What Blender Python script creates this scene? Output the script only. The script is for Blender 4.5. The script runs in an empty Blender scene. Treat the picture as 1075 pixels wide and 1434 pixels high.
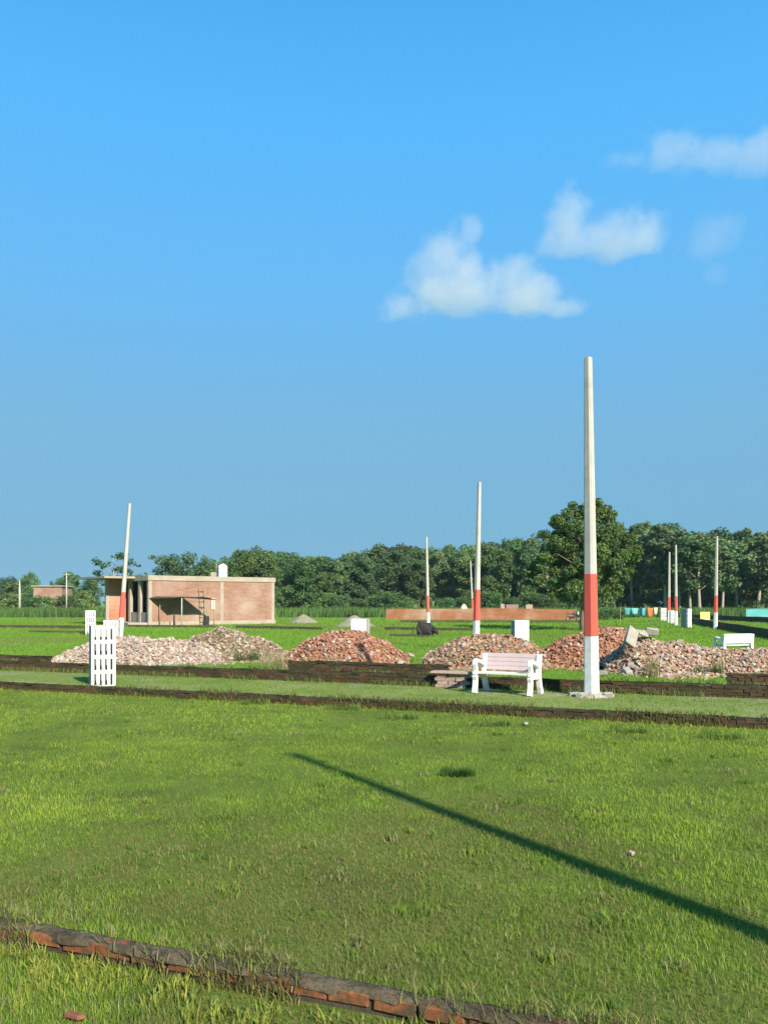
import bpy, math, random
import numpy as np
from mathutils import Vector, Matrix, Euler

# ------------------------------------------------------------------ camera, sky, sun, exposure
sc = bpy.context.scene
COL = sc.collection
W, H, F, HY, CX, CZ = 1075.0, 1434.0, 1200.0, 844.0, 537.5, 2.05
EXPO = 0.85
cam_data = bpy.data.cameras.new('camera')
cam = bpy.data.objects.new('camera', cam_data)
COL.objects.link(cam)
cam.location = (0, 0, CZ)
cam.rotation_euler = (math.radians(90), 0, 0)
cam_data.sensor_width = 36.0
cam_data.lens = F / H * 36.0
cam_data.shift_y = (HY - H / 2) / H
cam_data.clip_start = 0.1
cam_data.clip_end = 9000
sc.camera = cam

SUN_EL = math.radians(32)
SUN_XY = Vector((-0.492, 0.871)).normalized()          # the way the light travels over the ground
SUN_AZ = math.atan2(-SUN_XY.x, -SUN_XY.y)
sun_data = bpy.data.lights.new('sun', 'SUN')
sun_data.energy = 5.0
sun_data.angle = math.radians(0.8)
sun_data.color = (1.0, 0.92, 0.78)
sun = bpy.data.objects.new('sun', sun_data)
COL.objects.link(sun)
sun.location = (10, -20, 20)
sun.rotation_euler = Vector((SUN_XY.x * math.cos(SUN_EL), SUN_XY.y * math.cos(SUN_EL), -math.sin(SUN_EL))).to_track_quat('-Z', 'Y').to_euler()


def lin(r, g, b):
    f = lambda c: c / 12.92 if c <= 0.04045 else ((c + 0.055) / 1.055) ** 2.4
    return (f(r / 255), f(g / 255), f(b / 255), 1.0)


world = bpy.data.worlds.new('World')
sc.world = world
world.use_nodes = True
wn, wl = world.node_tree.nodes, world.node_tree.links
wn.clear()
w_out = wn.new('ShaderNodeOutputWorld')
w_bg = wn.new('ShaderNodeBackground')
w_bg.inputs['Strength'].default_value = 0.1
w_sky = wn.new('ShaderNodeTexSky')
w_sky.sky_type = 'NISHITA'
w_sky.sun_disc = False
w_sky.sun_elevation = SUN_EL
w_sky.sun_rotation = SUN_AZ
w_co = wn.new('ShaderNodeTexCoord')
w_sep = wn.new('ShaderNodeSeparateXYZ')
wl.new(w_co.outputs['Generated'], w_sep.inputs[0])
w_ramp = wn.new('ShaderNodeValToRGB')
stops = [(0.0, (112, 170, 204)), (0.08, (111, 173, 209)), (0.19, (117, 180, 219)), (0.34, (104, 187, 246)),
         (0.50, (85, 186, 255)), (0.58, (76, 174, 244)), (0.8, (74, 170, 242)), (1.0, (70, 164, 236))]
el = w_ramp.color_ramp.elements
while len(el) < len(stops):
    el.new(0.5)
for e, (p, c) in zip(el, stops):
    e.position = p
    e.color = lin(*c)
wl.new(w_sep.outputs['Z'], w_ramp.inputs[0])
w_scale = wn.new('ShaderNodeVectorMath')
w_scale.operation = 'SCALE'
w_scale.inputs['Scale'].default_value = 10.0 / 2 ** EXPO
wl.new(w_ramp.outputs[0], w_scale.inputs[0])
w_mix = wn.new('ShaderNodeMixRGB')
w_mix.inputs[0].default_value = 0.94
wl.new(w_sky.outputs[0], w_mix.inputs[1])
wl.new(w_scale.outputs[0], w_mix.inputs[2])
wl.new(w_mix.outputs[0], w_bg.inputs['Color'])
wl.new(w_bg.outputs[0], w_out.inputs['Surface'])

sc.render.engine = 'CYCLES'
sc.view_settings.view_transform = 'Standard'
sc.view_settings.look = 'None'
sc.view_settings.gamma = 1.0
sc.view_settings.exposure = EXPO
sc.view_settings.use_curve_mapping = False
cy = sc.cycles
cy.use_denoising = True
cy.denoiser = 'OPENIMAGEDENOISE'
cy.max_bounces = 6
cy.diffuse_bounces = 3
cy.glossy_bounces = 2
cy.transmission_bounces = 3
cy.transparent_max_bounces = 6
cy.volume_bounces = 2
cy.volume_step_rate = 1.0
cy.volume_max_steps = 96
cy.caustics_reflective = False
cy.caustics_refractive = False

# ------------------------------------------------------------------ helpers
rnd = random.Random(7)


def P(px, py, z=0.0):
    """The point of the plane at height z that the photograph shows at pixel (px, py)."""
    y = F * (CZ - z) / (py - HY)
    return Vector(((px - CX) / F * y, y, z))


def XA(px, y):
    return (px - CX) / F * y


def ZA(py, y):
    return CZ - (py - HY) * y / F


def link(o, parent=None):
    COL.objects.link(o)
    if parent is not None:
        o.parent = parent
    return o


def tag(o, label=None, cat=None, group=None, kind=None):
    if label:
        o['label'] = label
    if cat:
        o['category'] = cat
    if group:
        o['group'] = group
    if kind:
        o['kind'] = kind
    return o


def thing(name, label, cat, loc=(0, 0, 0), rz=0.0, group=None):
    o = bpy.data.objects.new(name, None)
    o.empty_display_size = 0.2
    o.location = loc
    o.rotation_euler = (0, 0, rz)
    COL.objects.link(o)
    return tag(o, label, cat, group, 'thing')


class MB:
    def __init__(self):
        self.v, self.f, self.c = [], [], []

    def add(self, verts, faces, col=None):
        n = len(self.v)
        self.v.extend([tuple(p) for p in verts])
        self.f.extend([tuple(i + n for i in f) for f in faces])
        if col is not None:
            self.c.extend([col] * len(verts))
        return self

    def box(self, c, s, rz=0.0, rot=None, col=None, taper=1.0, jit=0.0, r=None):
        m = rot if rot is not None else Matrix.Rotation(rz, 3, 'Z')
        vs = []
        for dz in (-0.5, 0.5):
            for dx, dy in ((-0.5, -0.5), (0.5, -0.5), (0.5, 0.5), (-0.5, 0.5)):
                k = taper if dz > 0 else 1.0
                p = Vector((dx * s[0] * k, dy * s[1] * k, dz * s[2]))
                if jit:
                    q = r or rnd
                    p += Vector((q.uniform(-jit, jit), q.uniform(-jit, jit), q.uniform(-jit, jit)))
                vs.append(m @ p + Vector(c))
        return self.add(vs, [(0, 3, 2, 1), (4, 5, 6, 7), (0, 1, 5, 4), (1, 2, 6, 5), (2, 3, 7, 6), (3, 0, 4, 7)], col)

    def tube(self, pts, rad, n=8, cap=True, col=None):
        pts = [Vector(p) for p in pts]
        vs, fs = [], []
        ref = None
        for i, p in enumerate(pts):
            d = (pts[min(i + 1, len(pts) - 1)] - pts[max(i - 1, 0)]).normalized()
            if ref is None:
                ref = Vector((1, 0, 0)) if abs(d.x) < 0.8 else Vector((0, 1, 0))
            a = (ref - d * ref.dot(d)).normalized()
            ref = a
            b = d.cross(a)
            for k in range(n):
                t = 2 * math.pi * k / n
                vs.append(p + (a * math.cos(t) + b * math.sin(t)) * rad[i])
        for i in range(len(pts) - 1):
            for k in range(n):
                k2 = (k + 1) % n
                fs.append((i * n + k, i * n + k2, (i + 1) * n + k2, (i + 1) * n + k))
        if cap:
            fs.append(tuple(range(n - 1, -1, -1)))
            fs.append(tuple((len(pts) - 1) * n + k for k in range(n)))
        return self.add(vs, fs, col)

    def ribbon(self, pts, wide, thick, col=None):
        """A bar of rectangular section along a path in the local YZ plane (x is its width)."""
        pts = [Vector(p) for p in pts]
        vs, fs = [], []
        for i, p in enumerate(pts):
            d = (pts[min(i + 1, len(pts) - 1)] - pts[max(i - 1, 0)]).normalized()
            nrm = Vector((0, -d.z, d.y))
            x = Vector((1, 0, 0))
            w = wide[i] if isinstance(wide, (list, tuple)) else wide
            for a, b in ((-1, -1), (1, -1), (1, 1), (-1, 1)):
                vs.append(p + x * (a * thick / 2) + nrm * (b * w / 2))
        for i in range(len(pts) - 1):
            for k in range(4):
                k2 = (k + 1) % 4
                fs.append((i * 4 + k, i * 4 + k2, (i + 1) * 4 + k2, (i + 1) * 4 + k))
        m = (len(pts) - 1) * 4
        fs += [(3, 2, 1, 0), (m, m + 1, m + 2, m + 3)]
        return self.add(vs, fs, col)

    def mesh(self, name, mat, smooth=False, bevel=0.0, seg=2):
        me = bpy.data.meshes.new(name)
        me.from_pydata(self.v, [], self.f)
        if self.c:
            at = me.color_attributes.new('Col', 'FLOAT_COLOR', 'POINT')
            at.data.foreach_set('color', np.array([(*c[:3], 1.0) for c in self.c], dtype=np.float32).ravel())
        if bevel > 0:
            import bmesh
            bm = bmesh.new()
            bm.from_mesh(me)
            bmesh.ops.remove_doubles(bm, verts=bm.verts, dist=1e-5)
            bmesh.ops.recalc_face_normals(bm, faces=bm.faces)
            es = [e for e in bm.edges if len(e.link_faces) == 2 and e.calc_face_angle(0) > 0.5]
            bmesh.ops.bevel(bm, geom=es, offset=bevel, segments=seg, profile=0.6, affect='EDGES', clamp_overlap=True)
            bm.to_mesh(me)
            bm.free()
        if smooth:
            me.polygons.foreach_set('use_smooth', [True] * len(me.polygons))
        me.materials.append(mat)
        return me

    def build(self, name, mat, parent=None, smooth=False, bevel=0.0, seg=2):
        return link(bpy.data.objects.new(name, self.mesh(name, mat, smooth, bevel, seg)), parent)


def np_mesh(name, verts, faces_n, cols, mat, smooth=False):
    """faces_n: list of (array m x k) vertex indices; verts n x 3; cols n x 3."""
    me = bpy.data.meshes.new(name)
    me.vertices.add(len(verts))
    me.vertices.foreach_set('co', np.ascontiguousarray(verts, dtype=np.float32).ravel())
    loops = np.concatenate([f.ravel() for f in faces_n]).astype(np.int32)
    tot = np.concatenate([np.full(len(f), f.shape[1], dtype=np.int32) for f in faces_n])
    start = np.concatenate([[0], np.cumsum(tot)[:-1]]).astype(np.int32)
    me.loops.add(len(loops))
    me.loops.foreach_set('vertex_index', loops)
    me.polygons.add(len(tot))
    me.polygons.foreach_set('loop_start', start)
    me.polygons.foreach_set('loop_total', tot)
    if smooth:
        me.polygons.foreach_set('use_smooth', np.ones(len(tot), dtype=bool))
    me.update(calc_edges=True)
    at = me.color_attributes.new('Col', 'FLOAT_COLOR', 'POINT')
    c4 = np.ones((len(verts), 4), dtype=np.float32)
    c4[:, :3] = cols
    at.data.foreach_set('color', c4.ravel())
    me.materials.append(mat)
    return me


class Noise2:
    def __init__(self, seed):
        self.g = np.random.default_rng(seed).random((256, 256))

    def at(self, x, y, scale):
        x, y = np.asarray(x) / scale + 1000.3, np.asarray(y) / scale + 1000.7
        xi, yi = np.floor(x).astype(int), np.floor(y).astype(int)
        fx, fy = x - xi, y - yi
        fx, fy = fx * fx * (3 - 2 * fx), fy * fy * (3 - 2 * fy)
        g = lambda a, b: self.g[a % 256, b % 256]
        return (g(xi, yi) * (1 - fx) + g(xi + 1, yi) * fx) * (1 - fy) + (g(xi, yi + 1) * (1 - fx) + g(xi + 1, yi + 1) * fx) * fy

    def fbm(self, x, y, scale, octs=4):
        s, a, t = 0.0, 1.0, 0.0
        for o in range(octs):
            s = s + a * self.at(np.asarray(x) + 17.1 * o, np.asarray(y) - 9.3 * o, scale / 2 ** o)
            t += a
            a *= 0.55
        return s / t


# ------------------------------------------------------------------ materials
def new_mat(name):
    m = bpy.data.materials.new(name)
    m.use_nodes = True
    n = m.node_tree.nodes
    b = n.get('Principled BSDF')
    return m, n, m.node_tree.links, b


def noise_node(n, l, scale, detail=5, rough=0.6, coord='Object', vec=None):
    t = n.new('ShaderNodeTexNoise')
    t.inputs['Scale'].default_value = scale
    t.inputs['Detail'].default_value = detail
    t.inputs['Roughness'].default_value = rough
    if vec is None:
        c = n.new('ShaderNodeTexCoord')
        vec = c.outputs[coord] if coord != 'World' else None
    if vec is None:
        g = n.new('ShaderNodeNewGeometry')
        vec = g.outputs['Position']
    l.new(vec, t.inputs['Vector'])
    return t


def ramp(n, l, src, stops, interp='LINEAR'):
    r = n.new('ShaderNodeValToRGB')
    r.color_ramp.interpolation = interp
    e = r.color_ramp.elements
    while len(e) < len(stops):
        e.new(0.5)
    for el_, (p, c) in zip(e, stops):
        el_.position = p
        el_.color = (*c, 1) if len(c) == 3 else c
    l.new(src, r.inputs[0])
    return r


def mixc(n, l, fac, a, b, mode='MIX'):
    m = n.new('ShaderNodeMixRGB')
    m.blend_type = mode
    for i, s in enumerate((fac, a, b)):
        if isinstance(s, (int, float)):
            m.inputs[i].default_value = s
        elif isinstance(s, tuple):
            m.inputs[i].default_value = (*s[:3], 1)
        else:
            l.new(s, m.inputs[i])
    return m


def bump(n, l, b, src, strength=0.5, dist=0.02):
    bp = n.new('ShaderNodeBump')
    bp.inputs['Strength'].default_value = strength
    bp.inputs['Distance'].default_value = dist
    l.new(src, bp.inputs['Height'])
    l.new(bp.outputs[0], b.inputs['Normal'])


def set_rough(b, r, spec=0.2):
    b.inputs['Roughness'].default_value = r
    b.inputs['Specular IOR Level'].default_value = spec


def mat_weathered(name, base, dirt, scale=3.0, amount=0.5, rough=0.8, rand=0.0, coord='Object', bstr=0.3):
    m, n, l, b = new_mat(name)
    t = noise_node(n, l, scale, 7, 0.65, coord)
    r = ramp(n, l, t.outputs[0], [(0.35, (0, 0, 0)), (0.75, (1, 1, 1))])
    mul = n.new('ShaderNodeMath')
    mul.operation = 'MULTIPLY'
    mul.inputs[1].default_value = amount
    l.new(r.outputs[0], mul.inputs[0])
    c = mixc(n, l, mul.outputs[0], base, dirt)
    out = c.outputs[0]
    if rand:
        oi = n.new('ShaderNodeObjectInfo')
        hs = n.new('ShaderNodeHueSaturation')
        mr = n.new('ShaderNodeMapRange')
        mr.inputs['To Min'].default_value = 1 - rand
        mr.inputs['To Max'].default_value = 1 + rand
        l.new(oi.outputs['Random'], mr.inputs['Value'])
        l.new(mr.outputs[0], hs.inputs['Value'])
        l.new(out, hs.inputs['Color'])
        out = hs.outputs[0]
    l.new(out, b.inputs['Base Color'])
    t2 = noise_node(n, l, scale * 12, 4, 0.6, coord)
    bump(n, l, b, t2.outputs[0], bstr, 0.01)
    set_rough(b, rough)
    return m


def mat_brick(name, c1, c2, moss, mosscol, mscale=6.0, lo=0.4, hi=0.6):
    """One brick: its own tone from the object's random number, grain, and moss or soot in patches."""
    m, n, l, b = new_mat(name)
    oi = n.new('ShaderNodeObjectInfo')
    base = mixc(n, l, oi.outputs['Random'], c1, c2)
    t = noise_node(n, l, 30, 5, 0.7, 'World')
    g = ramp(n, l, t.outputs[0], [(0.3, (0.6, 0.6, 0.6)), (0.7, (1.2, 1.2, 1.2))])
    base2 = mixc(n, l, 1.0, base.outputs[0], g.outputs[0], 'MULTIPLY')
    t2 = noise_node(n, l, mscale, 6, 0.65, 'World')
    r = ramp(n, l, t2.outputs[0], [(lo, (0, 0, 0)), (hi, (moss, moss, moss))])
    mc = mixc(n, l, r.outputs[0], base2.outputs[0], mosscol)
    l.new(mc.outputs[0], b.inputs['Base Color'])
    bump(n, l, b, t.outputs[0], 0.5, 0.008)
    set_rough(b, 0.92, 0.1)
    return m


def mat_attr(name, rough=0.85, trans=0.0, spec=0.15, vary=0.0, grain=0.0, tcol=(1.1, 1.15, 0.7)):
    m, n, l, b = new_mat(name)
    a = n.new('ShaderNodeAttribute')
    a.attribute_name = 'Col'
    out = a.outputs['Color']
    if vary:
        oi = n.new('ShaderNodeObjectInfo')
        hs = n.new('ShaderNodeHueSaturation')
        for key, lo, hi in (('Value', 1 - vary, 1 + vary), ('Hue', 0.5 - 0.03 * vary / 0.25, 0.5 + 0.02 * vary / 0.25)):
            mr = n.new('ShaderNodeMapRange')
            mr.inputs['To Min'].default_value = lo
            mr.inputs['To Max'].default_value = hi
            src = oi.outputs['Random']
            if key == 'Hue':
                mm = n.new('ShaderNodeMath')
                mm.operation = 'FRACT'
                m2 = n.new('ShaderNodeMath')
                m2.operation = 'MULTIPLY'
                m2.inputs[1].default_value = 7.31
                l.new(src, m2.inputs[0])
                l.new(m2.outputs[0], mm.inputs[0])
                src = mm.outputs[0]
            l.new(src, mr.inputs['Value'])
            l.new(mr.outputs[0], hs.inputs[key])
        l.new(out, hs.inputs['Color'])
        out = hs.outputs[0]
    if grain:
        t = noise_node(n, l, 18, 5, 0.7, 'World')
        g = ramp(n, l, t.outputs[0], [(0.3, (1 - grain,) * 3), (0.7, (1 + grain,) * 3)])
        out = mixc(n, l, 1.0, out, g.outputs[0], 'MULTIPLY').outputs[0]
        bump(n, l, b, t.outputs[0], 0.5, 0.02)
    l.new(out, b.inputs['Base Color'])
    set_rough(b, rough, spec)
    if trans:
        tr = n.new('ShaderNodeBsdfTranslucent')
        tc = mixc(n, l, 1.0, out, tcol, 'MULTIPLY')
        l.new(tc.outputs[0], tr.inputs['Color'])
        mx = n.new('ShaderNodeMixShader')
        mx.inputs[0].default_value = trans
        l.new(b.outputs[0], mx.inputs[1])
        l.new(tr.outputs[0], mx.inputs[2])
        l.new(mx.outputs[0], n['Material Output'].inputs['Surface'])
    return m


def mat_ground(name, cols, scale, fine, bstr=0.6, brown=None, blo=0.55, bhi=0.7):
    m, n, l, b = new_mat(name)
    t = noise_node(n, l, scale, 6, 0.6, 'World')
    r = ramp(n, l, t.outputs[0], [(0.3 + 0.4 * i / (len(cols) - 1), c) for i, c in enumerate(cols)])
    t2 = noise_node(n, l, fine, 6, 0.75, 'World')
    g = ramp(n, l, t2.outputs[0], [(0.25, (0.55, 0.55, 0.55)), (0.75, (1.35, 1.35, 1.35))])
    c = mixc(n, l, 1.0, r.outputs[0], g.outputs[0], 'MULTIPLY')
    out = c.outputs[0]
    if brown:
        t3 = noise_node(n, l, scale * 0.45, 7, 0.7, 'World')
        rb = ramp(n, l, t3.outputs[0], [(blo, (0, 0, 0)), (bhi, (1, 1, 1))])
        out = mixc(n, l, rb.outputs[0], out, brown).outputs[0]
    l.new(out, b.inputs['Base Color'])
    bump(n, l, b, t2.outputs[0], bstr, 0.05)
    set_rough(b, 0.95, 0.05)
    return m


def mat_plain(name, c, rough=0.7, spec=0.3):
    return mat_weathered(name, c, tuple(x * 0.75 for x in c), 5.0, 0.5, rough)


M = {}
M['white_paint'] = mat_weathered('white_paint', (0.76, 0.755, 0.72), (0.40, 0.38, 0.32), 5, 0.55, 0.65)
M['pole_concrete'] = mat_weathered('pole_concrete', (0.45, 0.432, 0.385), (0.29, 0.272, 0.23), 2.5, 0.75, 0.85)
M['pole_red'] = mat_weathered('pole_red', (0.66, 0.10, 0.07), (0.42, 0.09, 0.065), 3.5, 0.6, 0.55)
M['bench_pink'] = mat_weathered('bench_pink', (0.52, 0.41, 0.405), (0.42, 0.33, 0.32), 7, 0.5, 0.7)
M['bench_cream'] = mat_weathered('bench_cream', (0.66, 0.62, 0.52), (0.45, 0.41, 0.34), 7, 0.5, 0.7)
M['brick_near'] = mat_brick('brick_near', (0.25, 0.095, 0.04), (0.15, 0.06, 0.03), 0.9, (0.06, 0.05, 0.03), 11, 0.44, 0.6)
M['brick_mossy'] = mat_brick('brick_mossy', (0.115, 0.058, 0.033), (0.05, 0.038, 0.024), 0.95, (0.042, 0.04, 0.02), 2.6, 0.38, 0.6)
M['brick_pale'] = mat_brick('brick_pale', (0.42, 0.30, 0.25), (0.33, 0.23, 0.18), 0.5, (0.16, 0.13, 0.09), 8, 0.5, 0.7)
M['mortar_mossy'] = mat_weathered('mortar_mossy', (0.07, 0.06, 0.04), (0.028, 0.028, 0.016), 4, 0.9, 0.95, 0, 'World', 0.8)


def mat_cap(name, light, mid, dark, sc_):
    m, n, l, b_ = new_mat(name)
    t = noise_node(n, l, sc_, 8, 0.72, 'World')
    r = ramp(n, l, t.outputs[0], [(0.36, dark), (0.48, mid), (0.56, tuple(0.6 * q for q in mid)), (0.66, light)])
    t2 = noise_node(n, l, sc_ * 0.22, 5, 0.6, 'World')
    r2 = ramp(n, l, t2.outputs[0], [(0.42, (0, 0, 0)), (0.6, (0.75, 0.75, 0.75))])
    c = mixc(n, l, r2.outputs[0], r.outputs[0], tuple(0.75 * q for q in dark))
    l.new(c.outputs[0], b_.inputs['Base Color'])
    bump(n, l, b_, t.outputs[0], 1.0, 0.04)
    set_rough(b_, 0.97, 0.05)
    return m


M['moss_cap'] = mat_cap('moss_cap', (0.13, 0.115, 0.075), (0.055, 0.052, 0.028), (0.022, 0.022, 0.011), 9)
M['cap_near'] = mat_cap('cap_near', (0.30, 0.26, 0.19), (0.17, 0.135, 0.085), (0.075, 0.06, 0.036), 16)
M['grass'] = mat_attr('grass_blades', 0.75, 0.42, 0.06)
M['leaf'] = mat_attr('leaves', 0.6, 0.25, 0.25, 0.22)
M['bark'] = mat_weathered('bark', (0.15, 0.115, 0.08), (0.07, 0.055, 0.04), 4, 0.8, 0.95)
M['pale_bark'] = mat_weathered('pale_bark', (0.36, 0.31, 0.24), (0.2, 0.17, 0.13), 3, 0.7, 0.9)
M['big_bark'] = mat_weathered('big_bark', (0.21, 0.16, 0.11), (0.1, 0.08, 0.055), 3, 0.8, 0.92)
M['rubble'] = mat_attr('rubble', 0.95, 0, 0.05, 0, 0.3)
M['rubble_dust'] = mat_attr('rubble_dust', 0.95, 0, 0.05, 0, 0.55)
M['chunk_grey'] = mat_weathered('chunk_grey', (0.33, 0.30, 0.25), (0.2, 0.175, 0.14), 6, 0.7, 0.95, 0.3)
M['chunk_pink'] = mat_weathered('chunk_pink', (0.36, 0.26, 0.215), (0.23, 0.16, 0.12), 6, 0.7, 0.95, 0.3)
M['chunk_red'] = mat_weathered('chunk_red', (0.27, 0.10, 0.05), (0.19, 0.08, 0.045), 6, 0.7, 0.95, 0.35)

M['soil'] = mat_ground('lawn_soil', [(0.09, 0.12, 0.026), (0.125, 0.18, 0.03), (0.16, 0.225, 0.036)], 0.9, 25, 0.8, (0.15, 0.135, 0.06), 0.6, 0.78)
M['path'] = mat_ground('path_turf', [(0.135, 0.195, 0.042), (0.185, 0.23, 0.058), (0.23, 0.255, 0.085)], 0.7, 18, 0.5, (0.29, 0.265, 0.175), 0.53, 0.68)
M['field'] = mat_ground('field_turf', [(0.105, 0.195, 0.026), (0.14, 0.25, 0.03), (0.17, 0.27, 0.042)], 0.09, 5, 0.5, (0.21, 0.21, 0.09), 0.62, 0.8)
M['sand'] = mat_weathered('sand', (0.24, 0.22, 0.155), (0.15, 0.145, 0.09), 2, 0.7, 0.95)

# ------------------------------------------------------------------ the setting: ground, path, field
SL = -0.405
LINE_A = lambda x: 5.154 - 2.308 * 0.405 - 0.405 * x           # near kerb's front top edge
LINE_B = lambda x: 20.3 - 0.4225 * (x + 9.09)                    # kerb in front of the path
LINE_C = lambda x: 24.25 - 0.3986 * (x + 10.87)                  # kerb behind the path
LINE_D = lambda x: 22.4 - 0.40 * (x + 2.47)                      # broken wall behind it
PZ, FZ = 0.15, 0.10


def sheet(name, pts, z, mat):
    mb = MB()
    mb.add([(x, y, z) for x, y in pts], [tuple(range(len(pts)))])
    return tag(mb.build(name, mat), kind='structure')


sheet('ground', [(-1800, -600), (1800, -600), (1800, 2500), (-1800, 2500)], 0.0, M['soil'])
sheet('path', [(-60, LINE_B(-60) + 0.05), (40, LINE_B(40) + 0.05), (40, LINE_C(40) - 0.02), (-60, LINE_C(-60) - 0.02)], PZ, M['path'])
sheet('field', [(-1750, LINE_C(-60) + 22), (-60, LINE_C(-60) + 0.05), (40, LINE_C(40) + 0.05), (900, -300), (1750, -300), (1750, 2450), (-1750, 2450)], FZ, M['field'])

m, n, l, b = new_mat('haze_air')
n.remove(b)
pv = n.new('ShaderNodeVolumePrincipled')
pv.inputs['Color'].default_value = (0.6, 0.82, 1.0, 1)
pv.inputs['Density'].default_value = 0.00012
l.new(pv.outputs[0], n['Material Output'].inputs['Volume'])
mb = MB()
mb.box((0, 950, 11.5), (3700, 3200, 25))
tag(mb.build('haze', m), kind='stuff')

# ------------------------------------------------------------------ low brick walls, brick by brick
BRICKS = {}


def brick_meshes(mat, key, bevel):
    if key in BRICKS:
        return BRICKS[key]
    out = []
    r = random.Random(len(key) * 31 + ord(key[-1]))
    for i in range(7):
        mb = MB()
        mb.box((0, 0, 0), (0.228, 0.112, 0.068), jit=0.006, r=r)
        out.append(mb.mesh('brick', mat, bevel=bevel, seg=1))
    BRICKS[key] = out
    return out


def brick_wall(name, label, line, x0, x1, z0, courses, hc, matkey, capmat, stuff_low=0, cap_h=0.03, cap_w=0.17, bevel=0.0, seed=1, missing=0.02, cat='brick wall', group=None):
    r = random.Random(seed)
    a, b = Vector((x0, line(x0), z0)), Vector((x1, line(x1), z0))
    d = b - a
    L = d.length
    rz = math.atan2(d.y, d.x)
    t = thing(name, label, cat, a, rz, group)
    ms = brick_meshes(M[matkey], matkey, bevel)
    low = MB()
    n = int(L / 0.24)
    pitch = L / n
    for c in range(courses):
        off = (pitch / 2 if c % 2 else 0.0)
        for i in range(n):
            u = off + (i + 0.5) * pitch
            if u > L - 0.05:
                continue
            if c == courses - 1 and r.random() < missing * 3:
                continue
            ux, uy, uz = u + r.uniform(-0.006, 0.006), 0.058 + r.uniform(-0.009, 0.007), (c + 0.5) * hc + r.uniform(-0.003, 0.003)
            if c < stuff_low:
                low.box((ux, uy, uz), (0.228, 0.112, hc * 0.88), jit=0.005, r=r)
                continue
            o = bpy.data.objects.new('brick', ms[r.randrange(len(ms))])
            o.location = (ux, uy, uz)
            o.rotation_euler = (r.uniform(-0.03, 0.03), r.uniform(-0.02, 0.02), r.uniform(-0.04, 0.04) + (math.pi if r.random() < 0.5 else 0))
            o.scale = (1, 1, hc * 0.9 / 0.068)
            link(o, t)
    if stuff_low:
        tag(low.build('lower_bricks', M[matkey], t), kind='stuff')
    core = MB()
    core.box((L / 2, 0.066, (courses * hc - 0.014) / 2 - 0.05), (L - 0.06, 0.092, courses * hc - 0.014 + 0.1))
    core.build('mortar', M['mortar_mossy'], t)
    # lumpy cap of moss, soil and old mortar along the top
    nx = max(8, int(L / (0.018 if bevel else 0.035)))
    nz = Noise2(seed + 40)
    prof = [-0.03, 0.0, 0.12, 0.25, 0.4, 0.55, 0.7, 0.85, 1.0, 1.02]
    us = np.linspace(0, L, nx + 1)
    V = np.zeros((nx + 1, len(prof), 3))
    hb = cap_h * (0.2 + 1.5 * nz.fbm(us, 0.0, 0.55, 3)) + 0.02 * (nz.fbm(us, 80.0, 1.1, 2) - 0.5)
    for k, p in enumerate(prof):
        edge_ = 0.055 * (nz.fbm(us, 5.0 + 30 * (p > 0.5), 0.22, 4) - 0.52)
        rough_ = 0.035 * (nz.fbm(us, 20 + 0.15 * k, 0.07, 3) - 0.5)
        q = max(0.0, 1 - abs(2 * p - 1) ** 3)
        V[:, k, 0] = us
        V[:, k, 1] = 0.004 + edge_ * (1.0 if p < 0.2 or p > 0.8 else 0.3) + p * (cap_w - 0.03)
        V[:, k, 2] = courses * hc - 0.006 + hb * (0.35 + 0.65 * q) + rough_ * (0.3 + 0.7 * q) if 0 <= p <= 1 else courses * hc - 0.012 - 0.03 * nz.fbm(us, 50.0, 0.25, 2)
    k = len(prof)
    fs = [(i * k + j, (i + 1) * k + j, (i + 1) * k + j + 1, i * k + j + 1) for i in range(nx) for j in range(k - 1)]
    mb = MB()
    mb.add(V.reshape(-1, 3).tolist(), fs)
    mb.build('moss_cap', capmat, t, smooth=True)
    return t


brick_wall('brick_kerb', 'nearest low brick kerb with orange bricks and grey top crossing the lawn corner', LINE_A, -4.6, 2.2, 0.028, 1, 0.076, 'brick_near', M['cap_near'],
           0, 0.012, 0.15, 0.006, 3, 0.0, 'kerb')
brick_wall('brick_kerb', 'dark mossy brick kerb dividing the big lawn from the grass path', LINE_B, -11.6, 8.0, 0.0, 2, 0.078, 'brick_mossy', M['moss_cap'],
           0, 0.025, 0.16, 0.0, 5, 0.02, 'kerb')
brick_wall('brick_wall', 'dark mossy low brick wall running right behind the white bench and the tall pole', LINE_C, -12.6, 9.4, 0.13, 4, 0.064, 'brick_mossy', M['moss_cap'],
           1, 0.025, 0.16, 0.0, 8, 0.02)
xd0, xd1 = XA(402, LINE_D(-2.5)), XA(628, LINE_D(1.6))
brick_wall('brick_wall', 'short broken brick wall below the red rubble heap', LINE_D, xd0, xd1, 0.08, 6, 0.072, 'brick_mossy', M['moss_cap'], 2, 0.03, 0.16, 0.0, 11, 0.05)
brick_wall('brick_wall', 'short mossy brick wall at the foot of the biggest rubble heap, by the picture edge', LINE_D, 7.35, 10.2, 0.08, 6, 0.072, 'brick_mossy', M['moss_cap'], 2, 0.03, 0.16, 0.0, 12, 0.05)
brick_wall('brick_wall', 'dark brick wall end beside the whitish rubble heap, away from the bench', LINE_D, -14.6, -9.9, 0.08, 5, 0.072, 'brick_mossy', M['moss_cap'], 2, 0.03, 0.16, 0.0, 13, 0.05)

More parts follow.
